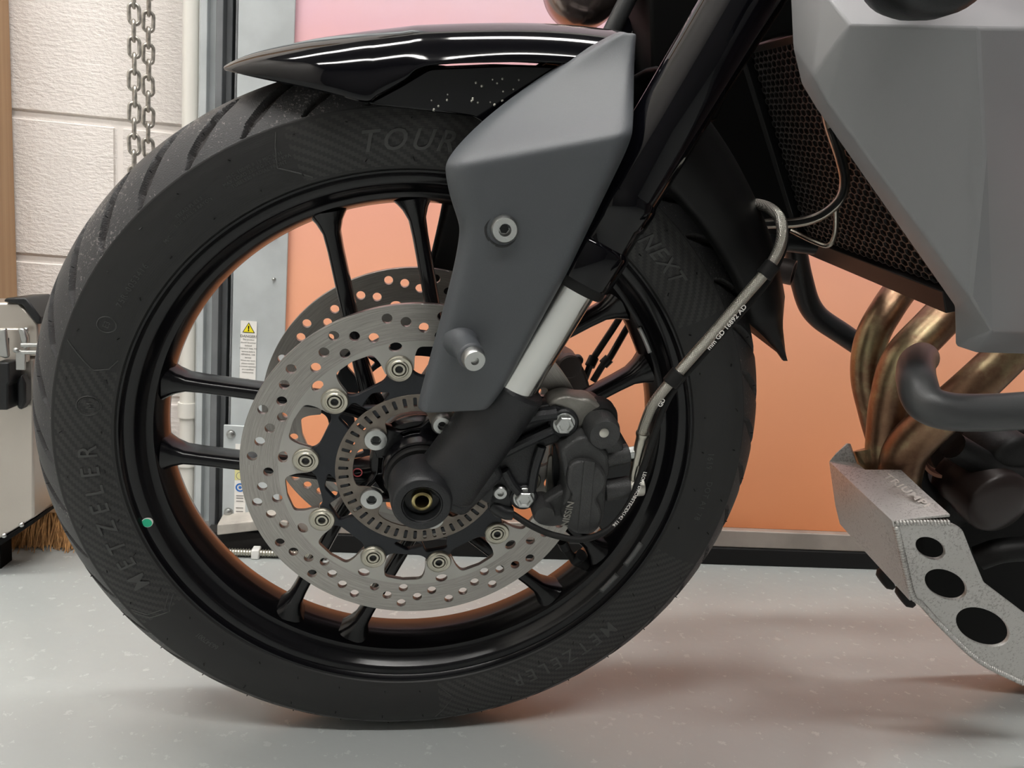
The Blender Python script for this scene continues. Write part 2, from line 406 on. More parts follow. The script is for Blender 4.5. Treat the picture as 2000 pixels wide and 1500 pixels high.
p_ = Q(555, 1026, YD-.003); tri_obj('warning_triangle', p_.x, p_.z, .0085, YD-.003, M['deep_black'], gd, .0002); tri_obj('warning_triangle', p_.x, p_.z, .0068, YD-.0034, M['yellow'], gd, .0002)
# plastic conduit with sockets, cable conduit along the threshold, guide foot
def wtube(name, pts, r, m, parent=None, n=16, sub=6):
    c = Vector(pts[0]) if parent is None else Vector(parent.location)
    o = link(name, tube_bm(spline([Vector(p)-c for p in pts], sub), r, n), m, parent, smooth=50)
    if parent is None: o.location = c
    return o
YP = 1.25
xa = Q(372, 300, YP).x
pipe = wtube('plastic_conduit', [(xa, YP, .05), (xa, YP, 1.0), (xa, YP, 2.3)], .0125, mat('conduit', (.72, .7, .65), .35))
setp(pipe, 'vertical off-white plastic conduit beside the galvanised channels', 'pipe')
for z_ in (Q(372, 800, YP).z, .13):
    bm = bmesh.new(); ring_lathe(bm, [(.0125, -.012), (.0155, -.012), (.0155, .012), (.0125, .012)], n=20, mtx=Matrix.Rotation(PI/2, 4, 'X'))
    o = link('pipe_socket', bm, bpy.data.materials['conduit'], pipe, smooth=40); o.location = (0, 0, z_-.05)
ft = empty('guide_foot', FL(520, 1078), 'weathered angled steel foot bracket under the galvanised guide', 'bracket')
a, b = Q(425, 1055, YD-.03), Q(562, 1050, YD-.03)
bm = loft_bm([[Vector((a.x, YD-.035, .034)), Vector((a.x, YD-.035, .052)), Vector((a.x, YD+.03, .060)), Vector((a.x, YD+.03, .040))],
              [Vector((b.x-.02, YD-.035, .048)), Vector((b.x-.02, YD-.035, .064)), Vector((b.x-.02, YD+.03, .072)), Vector((b.x-.02, YD+.03, .05))],
              [Vector((b.x, YD-.035, .052)), Vector((b.x, YD-.035, .060)), Vector((b.x, YD+.03, .066)), Vector((b.x, YD+.03, .056))]])
bmesh.ops.translate(bm, verts=bm.verts, vec=-ft.location)
link('bracket_plate', bm, mat('dusty_steel', (.5, .47, .42), .6, .2, noise=.3, nscale=30), ft, bevel=.002)
bm = box_bm(a.x-.02, b.x+.03, YD-.02, YD+.03, 0.0, .034); bmesh.ops.translate(bm, verts=bm.verts, vec=-ft.location)
link('dark_packing', bm, mat('dirt_black', (.012, .011, .01), .8, bump=1, bscale=80), ft)
YCb = 1.165; zc_ = .008
xc0, xc1 = FL(395, 1090).x, FL(640, 1090).x
cb = wtube('flexible_conduit', [(xc0, YCb, zc_), ((xc0+xc1)/2, YCb, zc_), (xc1, YCb, zc_)], .0048, M['zinc_dull'])
setp(cb, 'thin ribbed metal cable conduit lying along the door threshold', 'conduit')
bm = bmesh.new()
for k in range(int((xc1-xc0)/.0042)):
    ring_lathe(bm, [(.0046, -.0012), (.0064, 0), (.0046, .0012)], n=12, mtx=Matrix.Translation((k*.0042, 0, 0)) @ Matrix.Rotation(PI/2, 4, 'Z'))
o = link('conduit_ribs', bm, mat('rib', (.62, .6, .52), .35, .8), cb, smooth=60); o['kind'] = 'stuff'
cc_ = Q(500, 1086, YCb)
box('saddle_clip', cc_.x-.006, cc_.x+.006, YCb-.009, YCb+.01, 0, .016, M['white_paint'], cb)
# --- timber reveal at the far left
m = mat('timber', (.45, .27, .14), .55); nt = m.node_tree; tc, xyz = objxyz(nt)
mp = nt.nodes.new('ShaderNodeMapping'); mp.inputs['Scale'].default_value = (60, 60, 1.5); nt.links.new(tc.outputs['Object'], mp.inputs[0])
c = mixcol(nt, noise_out(nt, mp.outputs[0], 1.5, 5), (.55, .36, .20), (.34, .18, .09)); nt.links.new(c, nt.nodes['Principled BSDF'].inputs['Base Color']); M['timber'] = m
xt = Q(22, 100, 1.335).x
tp = box('timber_post', xt-.10, xt, 1.24, 1.335, 0, 2.3, M['timber'], bevel=.004)
setp(tp, 'varnished brown timber post against the painted blockwork at the far left', 'post')
# --- hoist chain: two strands
ch = empty('hoist_chain', (Q(262, 0, 1.25).x, 1.25, Q(262, 320, 1.25).z-.06), 'grey steel hand chain hanging in two strands before the white blocks', 'chain')
lk = bmesh.new(); pts = []
for k in range(28):
    t = 2*PI*k/28; s = .0068; pts.append(Vector((s*math.cos(t), 0, s*math.sin(t)+(.0072 if math.sin(t) > 0 else -.0072))))
n = len(pts); rings = []
for i, p in enumerate(pts):
    T = (pts[(i+1) % n]-pts[i-1]).normalized(); u = Vector((0, 1, 0)); v = T.cross(u)
    rings.append([lk.verts.new(p+(u*math.cos(2*PI*j/8)+v*math.sin(2*PI*j/8))*.0027) for j in range(8)])
for i in range(n):
    A, B = rings[i], rings[(i+1) % n]
    for j in range(8): lk.faces.new((A[j], A[(j+1) % 8], B[(j+1) % 8], B[j]))
lme = bpy.data.meshes.new('link'); bmesh.ops.recalc_face_normals(lk, faces=lk.faces); lk.to_mesh(lme); lk.free(); lme.shade_smooth()
lme.materials.append(mat('chain_steel', (.58, .55, .50), .34, .9, noise=.4, nscale=200))
for s, (pa, pb) in enumerate((((262, 0), (258, 300)), ((290, 0), (284, 300)))):
    A, B = Q(*pa, 1.25+s*.03), Q(*pb, 1.25+s*.03)
    for k in range(34):
        z = A.z + .30 - k*.0228 - s*.011
        t = (A.z-z)/(A.z-B.z); x = A.x
        o = bpy.data.objects.new('chain_link', lme); COL.objects.link(o); o.parent = ch
        o.rotation_euler = (0, random.uniform(-.06, .06), (PI/2 if k % 2 else 0)+.35+random.uniform(-.12, .12))
        o.location = Vector((x+random.uniform(-.0006, .0006), 1.25+s*.03, z)) - ch.location
# --- steel case at the left
M['case'] = mat('brushed_case', (.55, .51, .46), .36, .8, .5, noise=.12, nscale=6, bump=.1, bscale=300)
def case():
    # seen corner on: a broad side facing the camera and a lid with clipped corner
    a = FL(66, 1040, .03); yc = 1.07
    P = lambda px, py, Y=yc: Q(px, py, Y)
    r = empty('metal_case', Vector((P(20, 1030).x-.1, yc+.05, 0)), 'brushed steel case with black latch and rounded lid at the left edge', 'case')
    def prism(pts, y0, y1, name, m, bevel=.003, parent=r):
        bm = loft_bm([[Vector((p.x, y0, p.z)) for p in pts], [Vector((p.x, y1, p.z)) for p in pts]])
        bmesh.ops.translate(bm, verts=bm.verts, vec=-r.location); return link(name, bm, m, parent, bevel=bevel, smooth=30)
    prism([P(-260, 1130), P(-260, 790), P(-260, 700), P(66, 700), P(66, 1012), P(0, 1052)], yc, yc+.066, 'case_body', M['case'])
    prism([P(-260, 695), P(-260, 590), P(40, 590), P(78, 632), P(80, 695)], yc-.004, yc+.066, 'lid', M['case'])
    prism([P(-260, 706), P(-260, 640), P(52, 640), P(60, 656), P(60, 706)], yc-.008, yc+.0, 'lid_lip', M['case'], .002)
    prism([P(-260, 694), P(-260, 658), P(24, 658), P(24, 694)], yc-.0095, yc-.003, 'hinge_strip', M['satin_black'], .001)
    prism([P(14, 588), P(18, 581), P(54, 580), P(60, 583), P(86, 618), P(86, 632), P(76, 630), P(50, 594)], yc-.01, yc+.06, 'corner_cap', M['satin_black'], .002)
    prism([P(-260, 1132), P(0, 1054), P(66, 1014), P(66, 1022), P(0, 1066), P(-260, 1150)], yc+.0, yc+.066, 'base_strip', M['deep_black'], .001)
    prism([P(8, 738), P(10, 705), P(18, 700), P(44, 700), P(46, 738), P(42, 742), P(42, 790), P(14, 790), P(8, 782)], yc-.035, yc-.004, 'latch', M['satin_black'], .004)
    prism([P(47, 790), P(47, 740), P(56, 726), P(64, 745), P(64, 780), P(55, 796)], yc-.02, yc-.002, 'catch', M['satin_black'], .003)
    prism([P(15, 640), P(34, 636), P(40, 690), P(34, 694), P(22, 690)], yc-.03, yc-.024, 'latch_plate', M['zinc'], .002)
    prism([P(56, 636), P(68, 636), P(76, 655), P(74, 676), P(66, 676)], yc-.03, yc-.024, 'latch_plate', M['zinc'], .002)
    for z_ in (674, 688):
        a_, b_ = P(42, z_, yc-.03), P(74, z_, yc-.03)
        bm = tube_bm([a_-r.location, b_-r.location], .0028, 10); link('latch_wire', bm, M['zinc'], r, smooth=50)
    prism([P(52, 678), P(72, 678), P(70, 716), P(52, 716)], yc-.029, yc-.026, 'keeper', M['zinc'], .001)
    for q in ((31, 684, -.031), (51, 644, -.01), (42, 1025, -.001), (8, 1046, -.001)):
        p = Q(q[0], q[1], yc+q[2]); bm = bmesh.new(); ring_lathe(bm, [(.0036, 0), (.003, .002), (.0015, .003), (0, .0031)], n=14); bmesh.ops.remove_doubles(bm, verts=bm.verts, dist=1e-6)
        o = link('rivet', bm, M['zinc'], r, smooth=60); o.location = p-r.location
    # feet hold the case a little above the floor
    for dx in (-.22, -.055):
        bm = box_bm(P(60, 1020).x+dx-.02, P(60, 1020).x+dx, yc+.03, yc+.06, 0, .07); bmesh.ops.translate(bm, verts=bm.verts, vec=-r.location); link('foot', bm, M['deep_black'], r)
case()
# --- broom head with coir bristles
bx0, bx1 = Q(40, 1000, 1.19).x, Q(150, 1000, 1.19).x
zb0 = Q(100, 1000, 1.18).z
br = empty('broom_head', Vector(((bx0+bx1)/2, 1.20, 0)), 'wooden broom head with coarse orange coir bristles on the floor behind the tyre', 'broom')
o = box('head_block', bx0-.06, bx1+.05, 1.175, 1.235, zb0, zb0+.02, M['timber'], br)
bm = bmesh.new(); rnd = random.Random(3)
for k in range(2600):
    x = rnd.uniform(bx0-.05, bx1+.045); y = rnd.uniform(1.178, 1.232); tx = x+rnd.gauss(0, .008); ty = y+rnd.gauss(-.006, .008)
    x = round(x/.014)*.014 + (x-round(x/.014)*.014)*.7
    tz = rnd.uniform(0, .006); w_ = .0006
    mx, my = (x+tx)/2+rnd.gauss(0, .003), (y+ty)/2+rnd.gauss(0, .003)
    c_ = br.location
    P3 = [Vector((x, y, zb0+.002)), Vector((mx, my, zb0*.5)), Vector((tx, ty, tz))]
    R_ = [[bm.verts.new(p-c_+Vector((w_*math.cos(t), w_*math.sin(t), 0))) for t in (0, 2.1, 4.2)] for p in P3]
    for A, B in zip(R_, R_[1:]):
        for j in range(3): bm.faces.new((A[j], A[(j+1) % 3], B[(j+1) % 3], B[j]))
o = link('bristles', bm, M['coir'], br, smooth=0); o['kind'] = 'stuff'
# --- ceiling lights
def emis(name, col, s):
    m = bpy.data.materials.new(name); m.use_nodes = True; b = m.node_tree.nodes['Principled BSDF']
    b.inputs['Base Color'].default_value = (.8, .8, .8, 1); b.inputs['Emission Color'].default_value = (*col, 1); b.inputs['Emission Strength'].default_value = s; return m
EM = emis('tube_glow', (1, .975, .94), LIGHT)
for i, (lx, ly, s_) in enumerate(((-1.0, .40, 1.0), (.42, .40, 1.0), (-1.0, -1.1, 1.0), (.42, -1.1, 1.0))):
    lt = empty('ceiling_light', (lx, ly, ZC), 'long fluorescent batten on the white ceiling, ' + ('front left', 'front right', 'rear left', 'rear right')[i] + ' of the four', 'ceiling light', 'fluorescent battens on the ceiling')
    bm = box_bm(-.62, .62, -.11, .11, -.03, 0); link('lamp_housing', bm, M['white_paint'], lt, bevel=.004, smooth=30)
    bm = box_bm(-.6, .6, -.10, .10, -.06, -.0301); link('diffuser', bm, EM, lt, bevel=.01, smooth=30)
# =================================================================== THE MOTORCYCLE
BIKE = empty('motorcycle', (0, 0, 0), 'black and grey motorcycle leaning on its stand, seen at its front wheel', 'motorcycle')
_X, _Y, _Z, _C = c2w(_x), c2w(_y), c2w(_z), c2w(CC)+Vector((0, 0, H))
MB_ = Matrix(((_X.x, _Y.x, _Z.x, 0), (_X.y, _Y.y, _Z.y, 0), (_X.z, _Y.z, _Z.z, 0), (0, 0, 0, 1)))
MB_.translation = _C - (MB_.to_3x3() @ OFF)
BIKE.matrix_world = MB_
MID = -.0412
# ---------------- tyre
def tyre_mat():
    m = mat('tyre_rubber', (.03, .03, .03), .55, 0, .35); nt = m.node_tree; b = nt.nodes['Principled BSDF']
    tc, o = objxyz(nt); X = NX(nt)
    r = X('SQRT', X('ADD', X('MULTIPLY', o[0], o[0]), X('MULTIPLY', o[2], o[2])))
    a = X('ARCTAN2', o[2], o[0])                                  # -pi..pi
    deg = X('MULTIPLY', a, 180/PI)
    u = X('DIVIDE', X('MULTIPLY', a, .27), .0026); v = X('DIVIDE', r, .0019)
    p1 = X('ADD', X('GREATER_THAN', deg, 164.0), X('LESS_THAN', deg, -144))
    tw = X('FLOORED_MODULO', X('ADD', X('FLOOR', u), X('MULTIPLY', X('FLOOR', v), X('SUBTRACT', X('MULTIPLY', p1, 2), 1))), 4)
    weave = X('LESS_THAN', tw, 1.5)
    def band(lo, hi): return X('MULTIPLY', X('GREATER_THAN', deg, lo), X('LESS_THAN', deg, hi))
    rm = X('MULTIPLY', X('GREATER_THAN', r, .2555), X('LESS_THAN', r, .2965))
    p2 = band(33, 113.5); p3 = band(-82, -20)
    msk = X('MULTIPLY', X('MINIMUM', X('ADD', X('ADD', p1, p2), p3), 1), rm)
    near = X('LESS_THAN', o[1], 0.02); msk = X('MULTIPLY', msk, near)
    wv = X('MULTIPLY', msk, weave)
    tread = X('MULTIPLY', X('GREATER_THAN', r, .2992), 1)
    dn = noise_out(nt, tc.outputs['Object'], 420, 4, .7); dn2 = noise_out(nt, tc.outputs['Object'], 14, 4)
    dust = X('MULTIPLY', X('MULTIPLY', tread, X('GREATER_THAN', X('ADD', dn, X('MULTIPLY', dn2, .45)), .86)), .55)
    c = mixcol(nt, dn2, (.013, .013, .0135), (.018, .018, .0175))
    c = mixcol(nt, X('MULTIPLY', tread, .75), c, (.046, .046, .048))
    c = mixcol(nt, X('MULTIPLY', wv, .85), c, (.030, .029, .028))
    ga = nt.nodes.new('ShaderNodeAttribute'); ga.attribute_name = 'groove'
    c = mixcol(nt, X('MULTIPLY', dust, X('SUBTRACT', 1, ga.outputs['Fac'])), c, (.24, .22, .21)); c = mixcol(nt, X('MULTIPLY', ga.outputs['Fac'], .8), c, (.024, .020, .018))
    nt.links.new(c, b.inputs['Base Color'])
    nt.links.new(X('SUBTRACT', .52, X('MULTIPLY', wv, .12)), b.inputs['Roughness'])
    fine = noise_out(nt, tc.outputs['Object'], 900, 3)
    ringn = X('SINE', X('MULTIPLY', r, 4200))
    h = X('ADD', X('MULTIPLY', fine, X('ADD', .15, X('MULTIPLY', tread, .9))), X('MULTIPLY', wv, .8))
    add_bump(nt, X('ADD', h, X('MULTIPLY', ringn, .04)), .5, .0006)
    return m
def tyre():
    prof = [(.2515, .0005), (.2535, .003), (.256, .0035), (.259, .0048), (.264, .0068), (.271, .0088), (.279, .0100), (.287, .0100), (.293, .0092), (.2975, .0080)]
    # fine tread part from crease to crease, crown on the wheel's middle plane
    K = 110; tread = []
    hw = .008-MID
    for i in range(K+1):
        t = 1-2*i/K                                             # 1 near crease .. -1 far crease
        s = math.sin(t*PI/2*.80)/math.sin(PI/2*.80)
        d = MID + hw*s
        q = abs(s); r = .2985 + (.3275-.2985)*(1-q**2.35)
        tread.append((r, d))
    low = prof
    lowm = [(r, 2*MID-d) for r, d in prof[::-1]]
    full = low + tread + lowm
    n0 = len(low); NA = 1440
    A = np.linspace(0, 2*PI, NA, endpoint=False)
    R_ = np.array([q[0] for q in full])[:, None]*np.ones((1, NA)); D = np.array([q[1] for q in full])[:, None]*np.ones((1, NA))
    # crease between tread and sidewall
    R_[n0, :] -= .0006; R_[n0+K, :] -= .0006
    deg = np.degrees(A); GV = np.zeros_like(R_)
    for i in range(1, K):
        r, d = tread[i]
        for side in (1, -1):
            dd = (.008 - d) if side == 1 else (d - (2*MID-.008))  # distance from that side's crease
            for j in range(40):
                longg = (j % 2 == 0)
                th0 = 137.5 + 9*j + (0 if side == 1 else 4.5)
                t = dd/.028
                lo, hi = .10, (1.75 if longg else 1.15)
                if not (lo-.06 < t < hi+.1): continue
                cen = th0 - 9.6*t + 1.2*t*t
                half = .80*min(1, max(0, (t-lo+.06)/.25))*min(1, max(0, (hi+.1-t)/.25)) + .18
                df = np.abs((deg-cen+180) % 360-180)
                g = np.clip((half+.20-df)/.34, 0, 1); GV[n0+i] = np.maximum(GV[n0+i], g)
    for i in range(1, K):
        r0_, d0_ = tread[i-1]; r1_, d1_ = tread[i+1]; L_ = math.hypot(r1_-r0_, d1_-d0_); nr, nd = (d0_-d1_)/L_, (r1_-r0_)/L_
        R_[n0+i] -= nr*.0048*GV[n0+i]; D[n0+i] -= nd*.0048*GV[n0+i]
    V = np.stack([R_*np.cos(A), -D, R_*np.sin(A)], -1).reshape(-1, 3)
    m_ = len(full); idx = np.arange(m_*NA).reshape(m_, NA)
    a, b = idx[:-1], idx[1:]; nx = np.roll
    F = np.stack([a, nx(a, -1, 1), nx(b, -1, 1), b], -1).reshape(-1, 4)
    me = bpy.data.meshes.new('tyre'); me.from_pydata(V.tolist(), [], F.tolist()); me.update()
    at = me.attributes.new('groove', 'FLOAT', 'POINT'); at.data.foreach_set('value', GV.ravel())
    return link('tyre', me, tyre_mat(), BIKE, smooth=40)
TY = tyre()
def side_d(r):
    P = [(.2515, .0005), (.2535, .003), (.256, .0035), (.259, .0048), (.264, .0068), (.271, .0088), (.279, .0100), (.287, .0100), (.293, .0092), (.2975, .0080)]
    return float(np.interp(r, [p[0] for p in P], [p[1] for p in P]))
M['emboss'] = mat('emboss_lit_rubber', (.034, .034, .033), .36, 0, .5)  # paler than the tyre rubber: light on raised edges put into the colour
def arc_text(s, size, r0, deg0, m, parent, ext=.00035, bold=0, shear=0, spacing=1.0, name='lettering', lift=.0001, sx=1):
    "letters stand outward and run clockwise, centred on deg0"
    me = text_mesh(s, size, ext, bold, shear, spacing)
    def fn(x, y, z):
        r = r0+y; a = math.radians(deg0) - x*sx/r0
        return Vector((r*math.cos(a), -(side_d(r)+lift+z), r*math.sin(a)))
    return link(name, map_mesh(me, fn), m, parent, smooth=0)
def arc_strip(name, pts, wd, m, parent, h=.0005):
    "a raised line on the sidewall through (deg, r) points"
    P = []
    for (a0, r0), (a1, r1) in zip(pts, pts[1:]):
        for k in range(8):
            t = k/8; P.append((a0+(a1-a0)*t, r0+(r1-r0)*t))
    P.append(pts[-1])
    path = [Vector((r*math.cos(math.radians(a)), -(side_d(r)+h*.2), r*math.sin(math.radians(a)))) for a, r in P]
    return link(name, tube_bm(path, wd, 6), m, parent, smooth=60)
arc_text('METZELER', .0200, .2715, 194.0, M['emboss'], TY, .0009, .0001, 0, 1.78)
arc_text('TOURANCE', .0225, .2745, 88.5, M['emboss'], TY, .0009, .0002, .35, 1.30)
arc_text('NEXT', .0185, .2735, 47.5, M['emboss'], TY, .0009, .0002, .35, 1.15)
arc_text('METZELER', .0190, .2720, -53, M['emboss'], TY, .0004, .0001, 0, 1.5)
arc_text('75R-0053416', .0062, .2715, 147.5, M['emboss'], TY, .0003, 0, 0, 1.25)
arc_text('E3', .0060, .2735, 155.6, M['emboss'], TY, .0003)
for r0_, t_ in ((.2810, 'M.C. 100/90 R 19 M/C 57H'), (.2775, 'MAX LOAD 230 KG AT 290 KPA'), (.2740, 'TUBELESS RADIAL FRONT')): arc_text(t_, .0036, r0_, 119.5, M['emboss'], TY, .0002, 0, 0, 1.1)
for r0_, t_ in ((.2790, 'TREAD PLIES 3'), (.2750, 'SIDEWALL 2 RAYON')): arc_text(t_, .0036, r0_, 131.5, M['emboss'], TY, .0002, 0, 0, 1.1)
arc_text('M/C', .0040, .2720, 137.6, M['emboss'], TY, .0002)
arc_text('66347001', .0062, .2690, 226.5, M['emboss'], TY, .0002)
for k_, (r_, t_) in enumerate(((.2660, '1619'), (.2700, 'DOT A1 78'))): arc_text(t_, .0075, r_+.004, 3-9*k_, M['emboss'], TY, .0002, 0, 0, 1.2)
def ringmark(a, r, rad, w_=.0005):
    c = math.radians(a); P = []
    for k in range(25):
        t = 2*PI*k/24; rr = r+rad*math.cos(t); aa = c+rad*math.sin(t)/r
        P.append(Vector((rr*math.cos(aa), -side_d(rr)-.0001, rr*math.sin(aa))))
    return link('round_mark', tube_bm(P, w_, 6), M['emboss'], TY, smooth=60)
ringmark(155.6, .2735, .0066); ringmark(170.9, .2715, .0085); ringmark(170.9, .2715, .0075, .0003)
link('elephant_emblem', map_mesh(text_mesh('M', .008, .0003), lambda x, y, z: Vector(((.270+y)*math.cos(math.radians(170.9)-x/.27), -(side_d(.27+y)+.0001+z), (.27+y)*math.sin(math.radians(170.9)-x/.27)))), M['emboss'], TY, smooth=0)
for P in ([(213, .2955), (215.5, .287), (216.5, .270), (214, .2575)], [(161.5, .2575), (163.5, .262), (164.2, .272), (160.5, .2955)], [(114.5, .2955), (115.5, .285), (116.5, .272), (112, .2575)],
          [(-82, .2575), (-79, .272), (-83, .2955)], [(212.4, .2955), (214.6, .287), (215.5, .271), (213.2, .259)]):
    arc_strip('panel_edge', P, .0005, M['emboss'], TY)
rnd = random.Random(5)
bm = bmesh.new()
for k in range(40):                                              # moulding vents
    for r in (.262, .2905):
        a = math.radians(4.5+9*k + rnd.uniform(-1, 1)); d = side_d(r)
        p = Vector((r*math.cos(a), -d, r*math.sin(a))); q = p+Vector((rnd.uniform(-.0015, .0015), -.0028, rnd.uniform(-.002, .001)))
        tube_bm([p, p.lerp(q, .5), q], .00045, 5, bm)
for k in range(40):
    a = math.radians(133+9*k); p = Vector((.3135*math.cos(a), .006, .3135*math.sin(a))); tube_bm([p, p*1.004, p*1.007], .0005, 5, bm)
o = link('vent_hairs', bm, M['dark_rubber'], TY, smooth=60); o['kind'] = 'stuff'
# ---------------- rim
rp = [(.2515, -.006), (.2528, .0005), (.2520, .0020), (.2504, .0018), (.2492, -.0012), (.2482, -.0028), (.2470, -.0024), (.2445, -.0030), (.2415, -.0042), (.2398, -.0058), (.2386, -.0090), (.2370, -.0105),
      (.2345, -.0150), (.2318, -.0168), (.2285, -.0178), (.2262, -.0215), (.2235, -.0300), (.2215, -.0360)]
rp = rp + [(r, 2*MID-d) for r, d in rp[::-1]]
outer = [(r, d) for r, d in [(.2495, -.074), (.244, -.068), (.229, -.056), (.227, MID), (.229, -.026), (.244, -.014), (.2495, -.008)]]
RIM = lathe('rim', rp + outer, M['rim_black'], BIKE, n=240, close=True, smooth=32)
# spokes: five pairs, hub to barrel
def spoke_me(off):
    secs = []; N = 16
    for i, t in enumerate([0, .05, .12, .3, .5, .7, .82, .90, .95, .98, 1.0]):
        r = .040 + (.2235-.040)*t
        w_ = .0068 + .0022*max(0, 1-t*4) + .0115*max(0, (t-.86)/.14)**2.2
        h_ = .0125 + .006*max(0, 1-t*3) + .005*max(0, (t-.86)/.14)**2
        dc = -.037 + .010*(1-t)
        sec = []
        for k in range(N):
            a = 2*PI*k/N; ca, sa = math.cos(a), math.sin(a)
            sec.append(Vector((r, -(dc + h_*math.copysign(abs(sa)**.75, sa)), off*(1 if t > .15 else .8+.2*t/.15) + w_*math.copysign(abs(ca)**.75, ca))))
        secs.append(sec)
    me = bpy.data.meshes.new('spoke'); bm = loft_bm(secs); bmesh.ops.recalc_face_normals(bm, faces=bm.faces); bm.to_mesh(me); bm.free()
    me.materials.append(M['rim_black']); me.shade_smooth(); me.set_sharp_from_angle(angle=math.radians(60)); return me
for off in (.0355, -.0355):
    me = spoke_me(off)
    for k in range(5):
        o = bpy.data.objects.new('spoke', me); COL.objects.link(o); o.parent = RIM; o.rotation_euler = (0, -math.radians(104+72*k), 0)
# hub
lathe('hub', [(.021, .034), (.0225, .034), (.0235, .030), (.031, .030), (.0325, .027), (.0325, .014), (.0345, .010), (.042, .008), (.044, .002), (.044, -.002), (.040, -.010), (.036, -.030), (.036, -.055), (.044, -.078), (.044, -.088), (.030, -.098)], M['rim_black'], BIKE, n=72)
lathe('bearing_seal', [(.0215, .0335), (.0215, .0362), (.0285, .0362), (.0300, .0345), (.0300, .0302)], M['dark_rubber'], BIKE, n=60)
lathe('bearing_face', [(.012, .0372), (.0205, .0372), (.0212, .0362), (.0212, .034)], M['zinc'], BIKE, n=60)
# hub lugs with slots
lug = []
for k in range(5):
    a = 143+72*k
    for da, r in ((-36, .0375), (-22, .039), (-13, .047), (-7, .0565), (0, .0595), (7, .0565), (13, .047), (22, .039)): lug.append(pol(r, a+da))
holes = []
for k in range(5):
    a = 143+36+72*k
    holes.append([pol(.0335, a+da) for da in (-13, -6, 0, 6, 13)] + [pol(.0372, a+da) for da in (13, 6, 0, -6, -13)])
plate('hub_spider', [fillet(lug, .006, 4)] + [fillet(h, .0012, 3) for h in holes], .008, .012, M['rim_black'], BIKE, .0012)
lathe('hub_recess', [(.0325, .004), (.0385, .004), (.0385, .0035), (.0325, .0035)], M['deep_black'], BIKE, n=48)
# ---------------- brake discs
def disc_mat():
    m = mat('brake_steel', (.5, .48, .45), .3, 1, .5); nt = m.node_tree; b = nt.nodes['Principled BSDF']
    tc, o = objxyz(nt); X = NX(nt)
    r = X('SQRT', X('ADD', X('MULTIPLY', o[0], o[0]), X('MULTIPLY', o[2], o[2])))
    cmb = nt.nodes.new('ShaderNodeCombineXYZ'); nt.links.new(r, cmb.inputs[0])
    ang = X('ARCTAN2', o[2], o[0]); nt.links.new(X('MULTIPLY', ang, .003), cmb.inputs[1])
    n = noise_out(nt, cmb.outputs[0], 1300, 4, .8); n2 = noise_out(nt, cmb.outputs[0], 300, 3)
    swept = X('GREATER_THAN', r, .1195)
    nc = X('ADD', X('MULTIPLY', X('SUBTRACT', n, .5), 2.2), .5)
    c1 = mixcol(nt, nc, (.22, .21, .195), (.44, .42, .395))
    c2 = mixcol(nt, noise_out(nt, tc.outputs['Object'], 60, 5), (.38, .37, .345), (.46, .45, .425))
    nt.links.new(mixcol(nt, swept, c2, c1), b.inputs['Base Color'])
    nt.links.new(X('ADD', .36, X('MULTIPLY', X('SUBTRACT', 1, swept), .12)), b.inputs['Roughness'])
    add_bump(nt, X('MULTIPLY', X('ADD', n, n2), X('ADD', .15, X('MULTIPLY', swept, .85))), .45, .0005)
    b.inputs['Anisotropic'].default_value = .75
    tg = nt.nodes.new('ShaderNodeTangent'); tg.direction_type = 'RADIAL'; tg.axis = 'Y'; nt.links.new(tg.outputs[0], b.inputs['Tangent'])
    return m
M['disc'] = disc_mat()
M['bobbin'] = mat('bobbin', (.46, .44, .37), .36, .9, bump=.15, bscale=600)
def disc_loops():
    loops = [[pol(.1508, 360*k/180) for k in range(180)]]
    inner = []
    for k in range(10):
        a = 104.1-36*k
        for da, r in ((7.2, .0945), (0, .0935), (-7.2, .0945), (-7.8, .106), (-9.4, .1145), (-18, .1155), (-26.6, .1145), (-28.2, .106)): inner.append(pol(r, a+da))
    loops.append(fillet(inner, [.001, 0, .001, .003, .0045, 0, .0045, .003]*10, 4))
    pat = [(0, .1413), (0, .1246), (6, .1307), (12, .1360), (18, .1407), (24.2, .1275), (30.2, .1340), (36.2, .1414), (36.2, .1242), (42.2, .1340), (48.2, .1280), (54.4, .1406), (60.4, .1366), (66.2, .1310)]
    for p in range(5):
        for da, r in pat:
            c = pol(r, 158.6+da+72*p); loops.append(circ(c[0], c[1], .0042, 14))
    for k in range(10):
        a = 104.1+36*k; c = pol(.1158, a-.3); loops.append(circ(c[0], c[1], .0040, 16, 1.35, math.radians(a+90)))
    return loops
DL = disc_loops()
dme = plate_mesh(DL, .0175, .0045, .0003)
D1 = link('brake_disc', dme, M['disc'], BIKE, smooth=30)
car = []
for k in range(10):
    a = 104.1-36*k
    for da, r in ((7.2, .0915), (4.5, .1010), (0, .1035), (-4.5, .1010), (-7.2, .0915), (-10, .0885), (-26, .0885)): car.append(pol(r, a+da))
cl = [fillet(car, .003, 4), [pol(.0625, -a) for a in range(0, 360, 6)]]
for k in range(10):
    a = 104.1+36*k
    hw_ = 11.5
    if k % 2: cl.append(fillet([pol(.0855, a-6.5), pol(.0855, a+6.5), pol(.068, a+10.5), pol(.068, a-10.5)], .003, 4))
    else: cl.append(fillet([pol(.078, a+8), pol(.0835, a+18), pol(.078, a+28), pol(.069, a+18)], .003, 4))
cme = plate_mesh(cl, .0165, .006, .0008)
D1c = link('disc_carrier', cme, M['carrier'], BIKE, smooth=35)
bme = None
bmb = bmesh.new(); ring_lathe(bmb, [(.0001, .0125), (.0052, .0125), (.0052, .0205), (.0062, .0222), (.0072, .0222), (.0080, .0214), (.0095, .0214), (.0105, .0220), (.0112, .0212), (.0114, .0195), (.0114, .014)], n=32)
